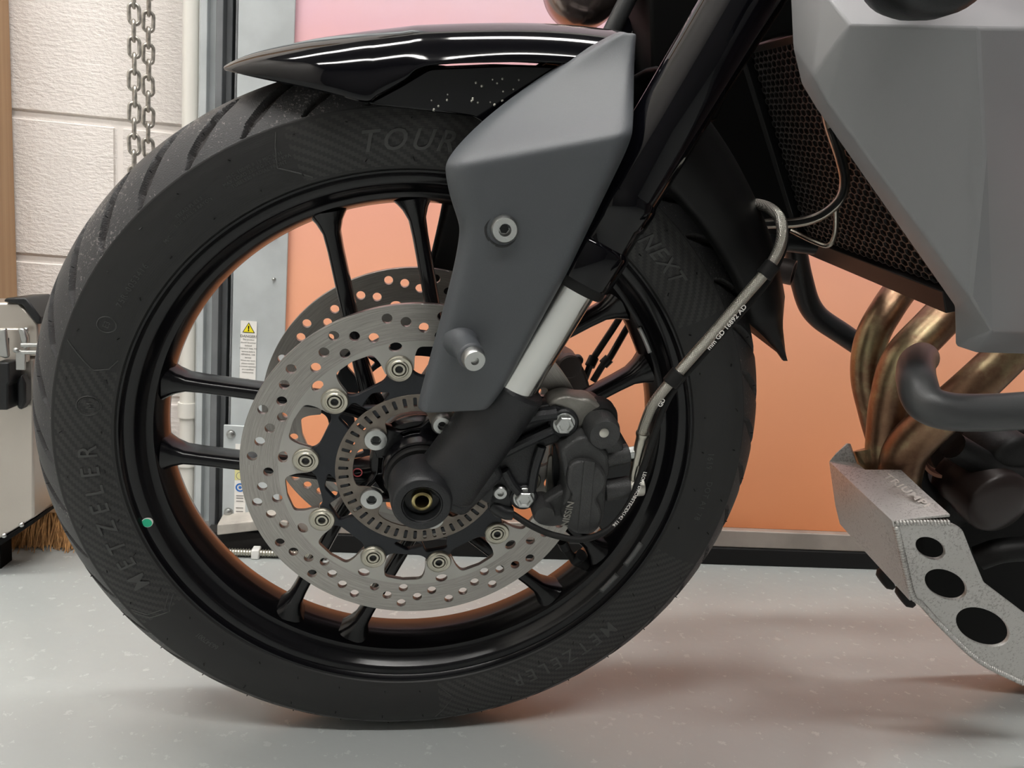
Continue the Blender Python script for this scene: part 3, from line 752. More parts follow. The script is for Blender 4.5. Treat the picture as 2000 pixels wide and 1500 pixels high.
bmesh.ops.translate(bmb, verts=bmb.verts, vec=(.0970, 0, 0)); bmesh.ops.recalc_face_normals(bmb, faces=bmb.faces)
bme = bpy.data.meshes.new('bobbin'); bmb.to_mesh(bme); bmb.free(); bme.materials.append(M['bobbin']); bme.shade_smooth(); bme.set_sharp_from_angle(angle=math.radians(35))
bmb = bmesh.new(); ring_lathe(bmb, [(.0001, .0202), (.0033, .0202), (.0033, .0223), (.0049, .0223), (.0050, .019)], n=20, cap=False)
bmesh.ops.recalc_face_normals(bmb, faces=bmb.faces)
for f in bmb.faces: f.material_index = 1 if math.hypot(f.calc_center_median().x, f.calc_center_median().z) < .0030 else 0  # shade of the hollow core painted as a dark floor
bmesh.ops.translate(bmb, verts=bmb.verts, vec=(.0970, 0, 0))
cirme = bpy.data.meshes.new('bobbin_core'); bmb.to_mesh(cirme); bmb.free(); cirme.materials.append(M['bobbin']); cirme.materials.append(M['satin_black']); cirme.shade_smooth(); cirme.set_sharp_from_angle(angle=math.radians(35))
for k in range(10):
    o = bpy.data.objects.new('disc_bobbin', bme); COL.objects.link(o); o.parent = D1; o.rotation_euler = (0, -math.radians(104.1+36*k), 0)
    c_ = bpy.data.objects.new('bobbin_core', cirme); COL.objects.link(c_); c_.parent = D1; c_.rotation_euler = o.rotation_euler
# far disc: same disc turned over on the other side of the wheel
FAR = 2*MID
for src, nm in ((dme, 'brake_disc'), (cme, 'disc_carrier')):
    o = bpy.data.objects.new(nm, src); COL.objects.link(o); o.parent = BIKE; o.location = OFF + Vector((0, .1175, 0))
    if nm == 'brake_disc':
        for k in range(10):
            c_ = bpy.data.objects.new('disc_bobbin', bme); COL.objects.link(c_); c_.parent = o; c_.rotation_euler = (0, -math.radians(104.1+36*k), 0); c_.location = (0, .004, 0)
# ---------------- ABS ring
al = [[pol(.0725, k*3) for k in range(120)]]
inn = []
for k in range(5):
    a = 143-72*k
    for da, r in ((24, .0572), (17, .0560), (13, .0470), (6, .0400), (-6, .0400), (-13, .0470), (-17, .0560), (-24, .0572), (-30, .0575), (-36, .0575), (-42, .0575)): inn.append(pol(r, a+da))
al.append(fillet(inn, .004, 4))
for k in range(48):
    a = k*7.5; c = math.radians(a); u = Vector((math.cos(c), math.sin(c))); v = Vector((-u.y, u.x)); q = u*.0655
    al.append(fillet([q+u*.0042+v*.0015, q-u*.0042+v*.0015, q-u*.0042-v*.0015, q+u*.0042-v*.0015], .001, 2))
AB = plate('abs_ring', al, .0195, .0018, M['abs'], BIKE, .0003)
for k in range(5):
    c = pol(.0492, 143+72*k)
    b_ = lathe('ring_bolt', [(.0100, .0195), (.0100, .0225), (.0094, .0238), (.0062, .0245), (.0045, .0246), (.0038, .0212), (0, .0212)], M['zinc'], AB, c=c, n=32)
    lathe('socket_shade', [(.0036, .0226), (0, .0226)], M['satin_black'], b_, c=c, n=6, cap=False)  # dark disc paints the shade inside the bolt recess
lp_ = circ(*pol(.0492, 143), .0108, 24)
disc_m = circ(-.050, -.0065, .0045, 20)
plate('red_mark', [circ(-.0535, -.0065, .0042, 20), circ(-.0535, -.0065, .0034, 20)], .0152, .0004, M['red_ink'], BIKE, 0)
# ---------------- fork lower casting (axle lug and stanchion foot)
def P3(px, py, d): return L(px, py, d)
foot = []
ax = Vector((0, 0, 0))
a_lo = L(846, 975, .045); a_hi = L(1000, 762, .050)
def capsule(p, q, ra, rb, n=28, extra=0):
    bm = bmesh.new(); T = (q-p).normalized(); path = []
    steps = [0, .08, .2, .4, .6, .8, .92, 1]
    path = [p.lerp(q, t) for t in steps]
    return tube_bm(path, lambda t: ra+(rb-ra)*t, n, bm)
LEG = link('fork_foot', capsule(L(868, 946, .043), L(1010, 748, .048), .0295, .0262), M['cast_black'], BIKE, bevel=.003, smooth=40)
lathe('axle_boss', [(.0272, .040), (.0272, .048), (.0258, .066), (.0246, .0735), (.0232, .0765), (.0222, .0770), (.0168, .0770), (.0160, .0758), (.0142, .066), (.0140, .050)], M['cast_black'], LEG, n=56, smooth=40, cap=False)
lathe('axle_boss_bore', [(.0161, .0768), (.0152, .0760), (.0140, .0665), (.0087, .0662)], M['satin_black'], LEG, n=56, smooth=40, cap=False)
lathe('axle_recess', [(.0060, .052), (.0, .052)], M['brass'], LEG, n=30, cap=False)
lathe('axle', [(.0058, .050), (.0058, .0715), (.0070, .0722), (.0084, .0715), (.0088, .066), (.0088, .05)], M['brass'], BIKE, n=36, close=True)
link('casting_neck', loft_bm([[Vector((L(*q, d_).x, L(*q, d_).y, L(*q, d_).z)) for q in ((795, 960), (905, 1010), (985, 930), (960, 880), (880, 890), (825, 930))] for d_ in (.040, .060)]), M['cast_black'], LEG, bevel=.006, seg=3, smooth=40)
# bracket web of the casting towards the caliper
web = pxloop([(960, 830), (1030, 795), (1075, 785), (1108, 795), (1122, 822), (1112, 850), (1088, 862), (1060, 870), (1040, 930), (1048, 955), (1042, 985), (1018, 992), (1000, 975), (985, 962), (960, 985), (925, 965), (900, 905)], .040, .006, 5)
wh = pxloop([(985, 905), (1040, 870), (1050, 880), (1030, 945), (1008, 938), (985, 925)], .040, .004, 4)
plate('caliper_bracket', [web], .036, .016, M['cast_black'], LEG, .0025, seg=2)
tube('bracket_rib', [(905, 925, .050), (990, 880, .050), (1078, 838, .048)], .0052, M['cast_black'], LEG, n=10)
tube('bracket_rib', [(960, 880, .050), (1020, 820, .052), (1085, 806, .050)], .0062, M['cast_black'], LEG, n=10)
tube('bracket_rib', [(1058, 872, .047), (1045, 915, .047), (1038, 958, .046)], .0042, M['cast_black'], LEG, n=10)
tube('bracket_rib', [(985, 918, .047), (1000, 945, .047), (1015, 962, .046)], .0042, M['cast_black'], LEG, n=10)
def bolt(name, px, py, d, r, m, parent, hexr=None, h=.004, torx=False):
    c = L(px, py, d); c2 = (c.x, c.z)
    pr = [(r, d-.002), (r, d+.001), (r*.94, d+.0018)]
    if hexr:
        o = lathe(name, pr + [(hexr, d+.0018)], m, parent, c=c2, n=28, smooth=35)
        bm = bmesh.new(); ring_lathe(bm, [(hexr, d+.001), (hexr, d+h), (hexr*.9, d+h+.0008), (hexr*.62, d+h+.0010), (hexr*.55, d+h-.0006), (0, d+h-.0006)], c2, 6); bmesh.ops.remove_doubles(bm, verts=bm.verts, dist=1e-6)
        link('hex_head', bm, m, o if parent.parent is None or parent is BIKE else parent, smooth=25)
    else:
        o = lathe(name, [(r, d-.002), (r, d+h*.6), (r*.85, d+h), (r*.45, d+h), (r*.4, d+h*.2), (0, d+h*.2)], m, parent, c=c2, n=28, smooth=35)
        if r > .008: lathe('socket_shade', [(r*.34, d+h*.3), (0, d+h*.3)], M['satin_black'], o, c=c2, n=6, cap=False)  # dark insert stands in for shade in the recess
    return o
bolt('bracket_bolt', 1101, 826, .047, .0098, M['zinc'], BIKE, .0082, .0055)
bolt('bracket_bolt', 1023, 971, .046, .0098, M['zinc'], BIKE, .0082, .0055)
lathe('bolt_collar', [(.0128, .030), (.0128, .0475), (.0115, .0490), (.0098, .0485)], M['cast_black'], LEG, c=(L(1101, 826, .047).x, L(1101, 826, .047).z), n=32)
lathe('bolt_collar', [(.0120, .030), (.0120, .0465), (.0110, .0475), (.0098, .0470)], M['cast_black'], LEG, c=(L(1023, 971, .046).x, L(1023, 971, .046).z), n=32)
bolt('pinch_bolt', 863, 826, .036, .0085, M['zinc'], BIKE, None, .006)
# speed sensor
sp = pxloop([(962, 948), (978, 940), (992, 948), (1000, 970), (1000, 1000), (985, 1010), (965, 1010), (950, 985)], .042, .004, 4)
SS = plate('speed_sensor', [sp], .038, .012, M['satin_black'], BIKE, .002, seg=2)
bolt('sensor_bolt', 977, 961, .046, .0062, M['zinc'], SS, None, .003)
tube('sensor_body', [(962, 985, .040), (985, 1000, .044), (1000, 1002, .044)], .0062, M['satin_black'], SS, n=12)
# ---------------- chrome stanchion + upside-down outer tube
ta, tb = L(905, 903, .050), L(1121, 544, .050)
dirT = (tb-ta).normalized()
tp0, tp1 = ta.lerp(tb, .22), tb + dirT*.01
link('fork_stanchion', tube_bm([tp0.lerp(tp1, t) for t in (0, .3, .6, 1)], .0212, 48), M['chrome'], BIKE, smooth=50)
def ontube(px, py):
    "distance along the fork axis at a pixel"
    best = min(((proj(ta+dirT*s)[0]-px)**2 + (proj(ta+dirT*s)[1]-py)**2, s) for s in np.linspace(-.1, .9, 1001)); return best[1]
S0 = ontube(1130, 535)
def tube_prof(name, prof, m, mk=56):
    bm = bmesh.new(); M_ = axis_mtx(ta, dirT); ring_lathe(bm, [(r, S0+s) for r, s in prof], n=mk, mtx=M_)
    return link(name, bm, m, BIKE, smooth=35)
tube_prof('dust_seal', [(.0213, -.010), (.0262, -.010), (.0272, -.008), (.0272, .001), (.0285, .002)], M['dark_rubber'])
tube_prof('fork_outer_tube', [(.0225, -.002), (.0288, -.002), (.0292, 0), (.0292, .026), (.0278, .0285), (.0262, .030), (.0262, .048), (.0275, .050), (.0275, .066), (.0262, .069), (.0258, .071), (.0258, .12), (.0262, .20), (.0285, .27), (.0300, .32), (.0300, .50)], M['gloss_black'])
# far fork leg: same parts mirrored about the wheel's middle plane
def mirror(o, name=None, m=None):
    me = o.data.copy(); me.transform(Matrix.Translation((0, -2*MID, 0)) @ Matrix.Scale(-1, 4, (0, 1, 0))); me.flip_normals()
    q = bpy.data.objects.new(name or o.name.split('.')[0], me); COL.objects.link(q); q.parent = BIKE; q.location = OFF
    for md in o.modifiers:
        n_ = q.modifiers.new(md.name, md.type)
        if md.type == 'BEVEL': n_.width = md.width; n_.segments = md.segments; n_.limit_method = 'ANGLE'; n_.angle_limit = md.angle_limit
        if md.type == 'SUBSURF': n_.levels = md.levels; n_.render_levels = md.render_levels
        if md.type == 'SOLIDIFY': n_.thickness = md.thickness; n_.offset = -md.offset
    if m: me.materials.clear(); me.materials.append(m)
    return q
for nm in ('fork_foot', 'fork_stanchion', 'fork_outer_tube', 'dust_seal'): mirror(bpy.data.objects[nm])
# ---------------- fork guard
def lerp_rows(rows, nx, prof=None):
    out = []
    for (A, B) in rows:
        a, b = L(*A), L(*B); r = []
        for i in range(nx+1):
            t = i/nx; p = a.lerp(b, t)
            if prof: p = p + Vector((0, prof(t), 0))
            r.append(p)
        out.append(r)
    return out
def densify(rows, cuts=3, sharp=()):
    return rows
gr = [((1222, 64, .030), (1240, 66, .030)), ((1150, 103, .030), (1240, 95, .034)), ((1050, 165, .034), (1240, 150, .048)), ((960, 232, .048), (1241, 205, .068)), ((905, 285, .066), (1241, 235, .080)),
      ((882, 315, .079), (1240, 254, .088)), ((877, 327, .083), (1239, 262, .0905)), ((876, 336, .084), (1236, 272, .091)), ((880, 362, .084), (1225, 300, .0905)), ((888, 395, .084), (1200, 350, .089)), ((904, 438, .0835), (1160, 432, .087)),
      ((906, 460, .083), (1145, 462, .086)), ((896, 520, .082), (1113, 530, .085)), ((878, 590, .080), (1075, 596, .083)), ((862, 650, .078), (1043, 655, .081)),
      ((848, 700, .076), (1015, 705, .079)), ((832, 760, .074), (985, 762, .078)), ((820, 808, .073), (955, 800, .076))]
def gprof(t):                                    # rolls back at the two long edges
    e = .010*max(0, 1-t/.10)**2 + .012*max(0, (t-.90)/.10)**2
    return e
rows = []
for A, B in gr:
    a, b = L(*A), L(*B)
    rows.append([a.lerp(b, t)+Vector((0, gprof(t), 0)) for t in (0, .015, .05, .10, .25, .4, .55, .7, .85, .92, .97, 1)])
G = link('fork_guard', grid_bm(rows), M['guard'], BIKE, smooth=180, solid=.003, sub=2)
# screws and bosses on the guard
def rim_loop(pts, d, r, m=M['guard']):
    q = pxloop(pts, d, .006, 5); P = [Vector((x_, -d, z_)) for x_, z_ in q]; P += P[:2]
    return link('recess_rim', tube_bm(P, r, 8), m, G, smooth=60)
rim_loop([(950, 452), (955, 425), (968, 410), (992, 409), (1010, 428), (1014, 455), (1000, 476), (958, 478)], .0845, .0026)
lathe('screw_socket', [(.0128, .084), (.0128, .0868), (.0112, .0874), (.0108, .0862), (0, .0862)], M['satin_black'], G, c=(L(982, 448, .087).x, L(982, 448, .087).z), n=36)
bolt('guard_screw', 984, 446, .0862, .0098, M['zinc'], G, None, .0065)
c1 = L(903, 668, .079); c2 = L(922, 697, .104)
o = link('reflector_post', tube_bm([c1+Vector((0, .004, 0)), c1.lerp(c2, .3), c1.lerp(c2, .7), c2], lambda t: .0155 if t < .3 else .0100, 32), M['guard'], G, bevel=.002, smooth=40)
tv = (c2-c1).normalized()
bm = bmesh.new(); ring_lathe(bm, [(.0082, 0), (.0082, .006), (.0075, .0075), (.0030, .0075), (.0026, .0050), (0, .0050)], n=32, mtx=axis_mtx(c2, tv)); bmesh.ops.remove_doubles(bm, verts=bm.verts, dist=1e-6)
link('post_screw', bm, M['zinc'], G, smooth=35)
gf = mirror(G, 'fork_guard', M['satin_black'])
# ---------------- front mudguard
def curve_pts(pts, n): 
    P = spline([L(*p) for p in pts], 12); cum = [0]
    for a, b in zip(P, P[1:]): cum.append(cum[-1]+(b-a).length)
    return [P[int(np.searchsorted(cum, cum[-1]*i/n).clip(0, len(P)-1))] for i in range(n+1)]
xs = (440, 470, 520, 600, 660, 716, 740, 790, 838, 1000, 1120, 1235)
cr = list(zip(xs, (137, 123, 109, 91, 81, 73, 70, 64, 61, 58, 62, 76), (-.041,)*12))
sh = list(zip(xs, (137, 120, 102, 82, 71, 63, 60, 54, 49, 45, 50, 64), (-.036, -.028, -.020, -.012, -.008, -.005, -.004, -.002, 0, 0, 0, 0)))
s2 = list(zip(xs, (138, 125, 112, 102, 98, 94, 92, 86, 81, 77, 82, 95), (-.032, -.018, -.004, .008, .013, .016, .017, .018, .018, .018, .018, .018)))
ce = list(zip(xs, (138, 132, 130, 137, 143, 150, 146, 134, 122, 114, 118, 130), (-.030, -.012, .006, .018, .023, .026, .027, .027, .026, .026, .026, .026)))
bt = list(zip(xs, (139, 146, 157, 174, 189, 203, 189, 160, 131, 124, 128, 140), (-.028, -.010, .006, .019, .025, .029, .029, .029, .029, .028, .028, .028)))
lines = [[L(*p) for p in c] for c in (bt, ce, s2, sh, cr)]
def mir(p): return Vector((p.x, -2*MID-p.y, p.z))
rows = []
for i in range(len(xs)):
    near_ = [c[i] for c in lines]; rows.append(near_ + [mir(p) for p in near_[-2::-1]])
rows = [list(r) for r in zip(*[spline(list(c), 5) for c in zip(*rows)])]
MG = link('front_mudguard', grid_bm(rows), M['gloss_black'], BIKE, smooth=180, solid=.0028, sub=1)
# lower side panel with splash marks, and the inner wing over the tyre
sp_ = [(714, 203), (780, 168), (838, 133), (1000, 126), (1120, 130), (1236, 142), (1180, 330), (1000, 330), (947, 250), (938, 236), (922, 228), (880, 222), (800, 213)]
plate('mudguard_bracket', [pxloop(sp_, .020, .004, 4)], .018, .006, M['gloss_black'], BIKE, .0015, seg=2)
ff_ = plate_mesh([pxloop(sp_, .020, .004, 4)], 2*MID-.018, .006, .0015); link('mudguard_bracket', ff_, M['gloss_black'], BIKE, smooth=35)
bm = bmesh.new(); rnd = random.Random(11)
for k in range(22):
    px, py = rnd.uniform(840, 1020), rnd.uniform(175, 215); c = L(px, py, .0215)
    if k > 10: px, py = rnd.uniform(930, 1060), rnd.uniform(150, 205); c = L(px, py, .0215)
    ring_lathe(bm, [(rnd.uniform(.0006, .0014), .0205), (.0005, .0218), (.0001, .0219)], (c.x, c.z), 8)
o = link('splash_marks', bm, M['zinc_dull'], MG, smooth=60); o['kind'] = 'stuff'
# rear half of the mudguard, following the tyre behind the fork
def wing(name, a0, a1, secs, m, taper=None, n=26):
    rows = []
    for i in range(n+1):
        t = i/n; a = math.radians(a0+(a1-a0)*t); row = []
        for r, d in secs:
            rr, dd = (taper(r, d, t) if taper else (r, d))
            row.append(Vector((rr*math.cos(a), -dd, rr*math.sin(a))))
        rows.append(row)
    return link(name, grid_bm(rows), m, BIKE, smooth=60, solid=.0025)
wsec = [(.3110, .020), (.318, .025), (.335, .026), (.352, .019), (.3625, .004), (.369, -.018), (.371, MID)]
wsec = wsec + [(r, 2*MID-d) for r, d in wsec[-2::-1]]
def wt(r, d, t):
    a = 64+(20-64)*t; dr_ = (-.0220+(a-18)/40*.030) if r > .33 else 0
    r = r + dr_*min(1, (r-.311)/.04)
    k = max(0, (30-a)/10)
    return r + (.3430-r)*k, MID+(d-MID)*(1-.35*k)
wing('rear_mudguard', 64, 20, wsec, mat('matt_black', (.003, .003, .003), .45, 0, .2), wt, 44)
# ---------------- caliper
def caliper():
    o1 = pxloop([(1098, 905), (1092, 880), (1100, 870), (1130, 850), (1150, 850), (1165, 862), (1188, 880), (1190, 920), (1185, 935), (1180, 1000), (1172, 1025), (1155, 1042), (1120, 1040), (1100, 1020), (1098, 985), (1106, 955)], .058, .006, 4)
    B = plate('brake_caliper', [o1], .040, .044, M['caliper'], BIKE, .004, seg=3)
    # the two pistons' housings joined into a figure eight
    pc = [L(1147, 938, .066), L(1134, 1000, .066)]
    e8 = []
    A_, B_ = pc[0], pc[1]
    loop = pxloop([(1108, 925), (1112, 907), (1130, 898), (1158, 900), (1176, 912), (1186, 932), (1183, 955), (1163, 972), (1175, 992), (1176, 1015), (1168, 1032), (1150, 1042), (1122, 1040), (1103, 1028), (1098, 1008), (1107, 988), (1120, 970), (1107, 950)], .066, .006, 5)
    plate('piston_housing', [loop], .060, .016, M['caliper'], B, .003, seg=3)
    plate('centre_rib', [pxloop([(1141, 900), (1162, 902), (1150, 1041), (1128, 1040)], .0685, .001)], .0685, .0012, M['caliper'], B, .0004)
    t = text_mesh('NISSIN', .0085, .0003, .0001); ca = L(1112, 1005, .069)
    map_mesh(t, lambda x, y, z: Vector((ca.x-.001+ .10*x - .98*y*1.0, -(.0682+z), ca.z + .98*x + .1*y)))
    link('cast_lettering', t, M['caliper_grey'], B, smooth=0)
    # slide pin boss with rubber boot
    lathe('slide_pin_boss', [(.0145, .030), (.0145, .0580), (.0130, .0640), (.0125, .0650), (.0040, .0650)], M['caliper'], B, c=(L(1180, 847, .062).x, L(1180, 847, .062).z), n=36)
    lathe('pin_end', [(.0040, .0645), (.0040, .0662), (.0030, .0668), (0, .0668)], M['zinc_dull'], B, c=(L(1180, 846, .066).x, L(1180, 846, .066).z), n=20)
    lathe('rubber_boot', [(.0150, .024), (.0160, .028), (.0148, .032), (.0160, .036), (.0150, .040), (.0135, .046)], M['dark_rubber'], B, c=(L(1170, 815, .035).x, L(1170, 815, .035).z), n=36)
    plate('boss_web', [pxloop([(1145, 850), (1165, 835), (1215, 860), (1224, 900), (1180, 912), (1140, 890)], .055, .004)], .050, .014, M['caliper'], B, .003, seg=2)
    lathe('pin_housing', [(.0098, .035), (.0098, .0560), (.0085, .0600), (.0040, .0602)], M['caliper'], B, c=(L(1062, 1002, .055).x, L(1062, 1002, .055).z), n=32)
    plate('housing_arm', [pxloop([(1040, 990), (1060, 975), (1100, 950), (1118, 985), (1105, 1020), (1075, 1025), (1050, 1020)], .048, .005)], .046, .014, M['caliper'], B, .003, seg=2)
    # bleed and banjo bosses
    for nm, a_, b_, r_ in (('bleed_boss', (1180, 895, .052), (1228, 885, .052), .0085), ('banjo_boss', (1180, 958, .052), (1230, 950, .052), .0095)):
        link(nm, tube_bm([L(*a_), L(*a_).lerp(L(*b_), .5), L(*b_)], r_, 24), M['caliper'], B, bevel=.001, smooth=40)
    a_, b_ = L(1222, 886, .052), L(1240, 883, .052)
    link('bleed_nut', tube_bm([a_, b_], .0060, 6), M['zinc'], B, bevel=.0005, smooth=25)
    link('bleed_cap', tube_bm([b_, b_.lerp(L(1256, 880, .052), .6), L(1256, 880, .052)], lambda t: .0048 if t < .8 else .0038, 16), M['dark_rubber'], B, smooth=50)
    # bridge over the disc and its pale carrier
    br_ = plate('caliper_carrier', [pxloop([(1062, 788), (1078, 772), (1105, 766), (1128, 772), (1150, 772), (1180, 795), (1188, 815), (1150, 812), (1125, 835), (1112, 800), (1085, 786)], .036, .005)], .033, .022, M['caliper_grey'], BIKE, .003, seg=2)
    plate('carrier_back', [pxloop([(1140, 772), (1160, 772), (1172, 780), (1192, 810), (1232, 880), (1228, 960), (1218, 1000), (1180, 1040), (1150, 1000), (1160, 880)], .004, .006)], .002, .020, M['satin_black'], B, .003)
    plate('pad_plate', [pxloop([(1080, 872), (1125, 850), (1150, 860), (1120, 985), (1085, 1000), (1080, 930)], .030, .003)], .027, .005, M['satin_black'], B, .0006)
    plate('brake_pad', [pxloop([(1070, 890), (1120, 870), (1110, 990), (1065, 960)], .022, .003)], .0225, .004, M['caliper_grey'], B, .0006)
    return B
CAL = caliper()
# far caliper: seen through the wheel
fc = []
for px_, d0, d1, mm in (([(1076, 700), (1092, 678), (1108, 690), (1130, 702), (1138, 720), (1145, 745), (1150, 765), (1128, 772), (1100, 740)], -.13, -.10, 'far_caliper'),):
    FCAL = plate('brake_caliper', [pxloop(px_, -.115, .004)], -.120, .050, M['far_caliper'], BIKE, .003, seg=2)
lathe('piston_cap', [(.0125, -.095), (.0125, -.088), (.0110, -.086), (0, -.086)], M['far_caliper'], FCAL, c=(L(1112, 715, -.09).x, L(1112, 715, -.09).z), n=28)
bolt('far_bolt', 1128, 703, -.092, .0055, M['satin_black'], FCAL, None, .004)
for pts in ([(1138, 752, -.11), (1152, 715, -.11), (1160, 698, -.115), (1212, 618, -.12), (1240, 560, -.12)], [(1158, 745, -.10), (1178, 712, -.105), (1190, 700, -.105), (1225, 640, -.12), (1260, 585, -.12)]):
    h_ = tube('far_brake_pipe', pts, .0036, M['satin_black'], BIKE, n=10)
    tube('pipe_ferrule', [pts[1], pts[2]], .0055, M['satin_black'], h_, n=12)
# ---------------- braided brake hose, banjo, clips, sensor cable
def braid():
    m = mat('braided_steel', (.5, .48, .42), .3, .9); nt = m.node_tree; tc, o = objxyz(nt); X = NX(nt)
    s1 = X('SINE', X('MULTIPLY', X('ADD', o[0], o[2]), 4300)); s2 = X('SINE', X('MULTIPLY', X('SUBTRACT', o[0], o[2]), 4300))
    f = X('GREATER_THAN', X('MULTIPLY', s1, s2), 0); nt.links.new(mixcol(nt, f, (.22, .21, .18), (.62, .6, .54)), nt.nodes['Principled BSDF'].inputs['Base Color'])
    add_bump(nt, X('MULTIPLY', s1, s2), .5, .0004); return m
M['braid'] = braid()
hp = [(1253, 848, .056), (1262, 820, .060), (1275, 790, .066), (1300, 757, .070), (1330, 722, .072), (1400, 642, .072), (1460, 572, .070), (1496, 530, .068), (1520, 490, .060), (1528, 455, .050), (1522, 425, .040), (1500, 405, .02), (1470, 398, .0), (1430, 400, -.03)]
HO = tube('brake_hose', hp, .0044, M['braid'], BIKE, n=16, sub=12)
tube('hose_sleeve', [(1243, 905, .054), (1248, 880, .055), (1256, 845, .057)], lambda t: .0048 if t < .9 else .0058, M['hose_line'], HO, n=16)
tube('banjo_pipe', [(1238, 945, .054), (1238, 925, .054), (1243, 902, .054)], .0036, M['hose_line'], HO, n=14)
bc = L(1242, 952, .054)
link('banjo_eye', tube_bm([L(1228, 952, .054), L(1256, 950, .054)], .0080, 20), M['zinc_dull'], HO, bevel=.0008, smooth=40)
for q in ((1316, 739, .071), (1500, 528, .068)):
    a_, b_ = Vector(L(q[0]-9, q[1]+11, q[2])), Vector(L(q[0]+11, q[1]-13, q[2]))
    link('rubber_clip', tube_bm([a_, a_.lerp(b_, .5), b_], .0066, 16), M['dark_rubber'], HO, bevel=.001, smooth=40)
hl = [L(*q) for q in hp]
path_text('printed_text', 'mm GD 16892 AD', .0056, [L(1372, 686, .072), L(1420, 630, .072), L(1500, 537, .069)], .004, M['label_white'], HO, d_up=.0046, bold=.0001)
path_text('printed_text', 'GD', .0054, [L(1285, 790, .066), L(1296, 770, .068), L(1310, 752, .07)], .0, M['label_white'], HO, d_up=.0046, bold=.0001)
cp = [(1000, 1003, .046), (1040, 1028, .058), (1085, 1046, .074), (1140, 1053, .078), (1190, 1032, .070), (1228, 985, .064), (1250, 930, .062), (1268, 880, .062), (1295, 800, .064), (1325, 748, .066), (1365, 702, .066), (1420, 640, .064), (1470, 585, .062), (1505, 540, .058), (1532, 480, .05), (1530, 430, .03)]
SCB = tube('sensor_cable', cp, .0028, M['dark_rubber'], BIKE, n=12, sub=10)
path_text('printed_text', 'LEONI DROBSTECEX142 156', .0044, [L(1258, 918, .062), L(1250, 940, .062), L(1240, 962, .064), L(1224, 988, .066), L(1205, 1014, .068), L(1180, 1036, .070), L(1150, 1050, .072)], .0, M['label_white'], SCB, d_up=.0032, side=1)
h2 = [(1611, 205, -.06), (1622, 250, -.05), (1642, 310, -.04), (1650, 355, -.04), (1640, 390, -.04), (1605, 420, -.05), (1560, 434, -.06), (1500, 437, -.07), (1440, 440, -.08)]
h2o = tube('brake_hose', h2, .0046, M['hose_line'], BIKE, n=16, sub=12)
h2o['label'] = 'clear sleeved hose curving over the radiator mesh'
tube('hose_liner', [(a, b, c+.0024) for a, b, c in h2[1:]], .0026, M['dark_rubber'], h2o, n=10)
tube('return_pipe', [(1632, 385, -.05), (1632, 450, -.05), (1620, 478, -.05), (1595, 474, -.06), (1545, 450, -.08)], .0024, M['hose_line'], h2o, n=10)
tube('cross_pipe', [(1460, 470, -.10), (1520, 474, -.10), (1590, 482, -.10)], .0080, M['satin_black'], BIKE, n=14)
# ---------------- wheel weights, valve, dots
def wheel_patch(name, a0, a1, r0, r1, dfun, m, th=.0015):
    rows = []
    for i in range(9):
        a = math.radians(a0+(a1-a0)*i/8); rows.append([Vector((r*math.cos(a), -dfun(r), r*math.sin(a))) for r in (r0, (r0+r1)/2, r1)])
    return link(name, grid_bm(rows), m, RIM, smooth=60, solid=th, soff=0)
wheel_patch('balance_weight', 28.6, 35.2, .2265, .2300, lambda r: -.0165-(r-.2265)*.0, mat('weight', (.42, .42, .41), .4, .6), .003)
for a0, a1 in ((-37, -31), (-28, -21)): wheel_patch('rim_glint', a0, a1, .2385, .2435, lambda r: -.0030-(r-.2445)*-.45, mat('rim_glint_grey', (.10, .10, .10), .35, .5), .0006)  # grey patches painted in for reflections on the black rim
c = L(289, 1018, -.005); plate('green_dot', [circ(c.x, c.z, .0046, 28)], -.0034, .0020, M['label_white'], RIM, 0)
plate('green_dot', [circ(c.x, c.z, .0041, 28)], -.0030, .0020, M['green'], RIM, 0)
V0 = L(1160, 1118, -.03)
VA = tube('tyre_valve', [(1165, 1125, -.035), (1140, 1100, -.030), (1122, 1092, -.025), (1108, 1076, -.018), (1100, 1062, -.012)], lambda t: .0062 if t < .45 else .0042, M['dark_rubber'], BIKE, n=16)
tube('valve_cap', [(1104, 1070, -.014), (1097, 1056, -.010)], .0052, M['satin_black'], VA, n=14)
tube('valve_stub', [(1122, 1094, -.025), (1136, 1084, -.018)], .0062, M['satin_black'], VA, n=14)
tube('lower_cable', [(965, 1190, -.095), (1010, 1172, -.095), (1062, 1140, -.095)], .0052, M['satin_black'], BIKE, n=12)
# ---------------- radiator
def along(px, py, dn, df_):
    "same point of the bike at another depth"
    p = L(px, py, df_); return Vector((p.x, -dn, p.z))
RD_F, RD_N = -.215, .055
tl, bl = L(1468, 96, RD_F), L(1586, 486, RD_F)
tr, br2 = L(1730, 30, RD_N), L(1872, 602, RD_N)
def rq(u, v, lift=0):
    p = tl.lerp(tr, u).lerp(bl.lerp(br2, u), v); return p + Vector((-lift, 0, -lift*.3))
RAD = link('radiator', loft_bm([[rq(-.07, -.02), rq(1, -.02), rq(1, 1), rq(-.07, 1)], [rq(-.07, -.02)+Vector((.03, 0, .01)), rq(1, -.02)+Vector((.03, 0, .01)), rq(1, 1)+Vector((.03, 0, .01)), rq(-.07, 1)+Vector((.03, 0, .01))]]), M['deep_black'], BIKE, smooth=0)
M['mesh'] = mat('guard_mesh', (.045, .044, .043), .5, .2)
bm = bmesh.new(); NU, NV = 21, 34
Wd, Hd = (tl-tr).length, (tl-bl).length; cw = 1/NU
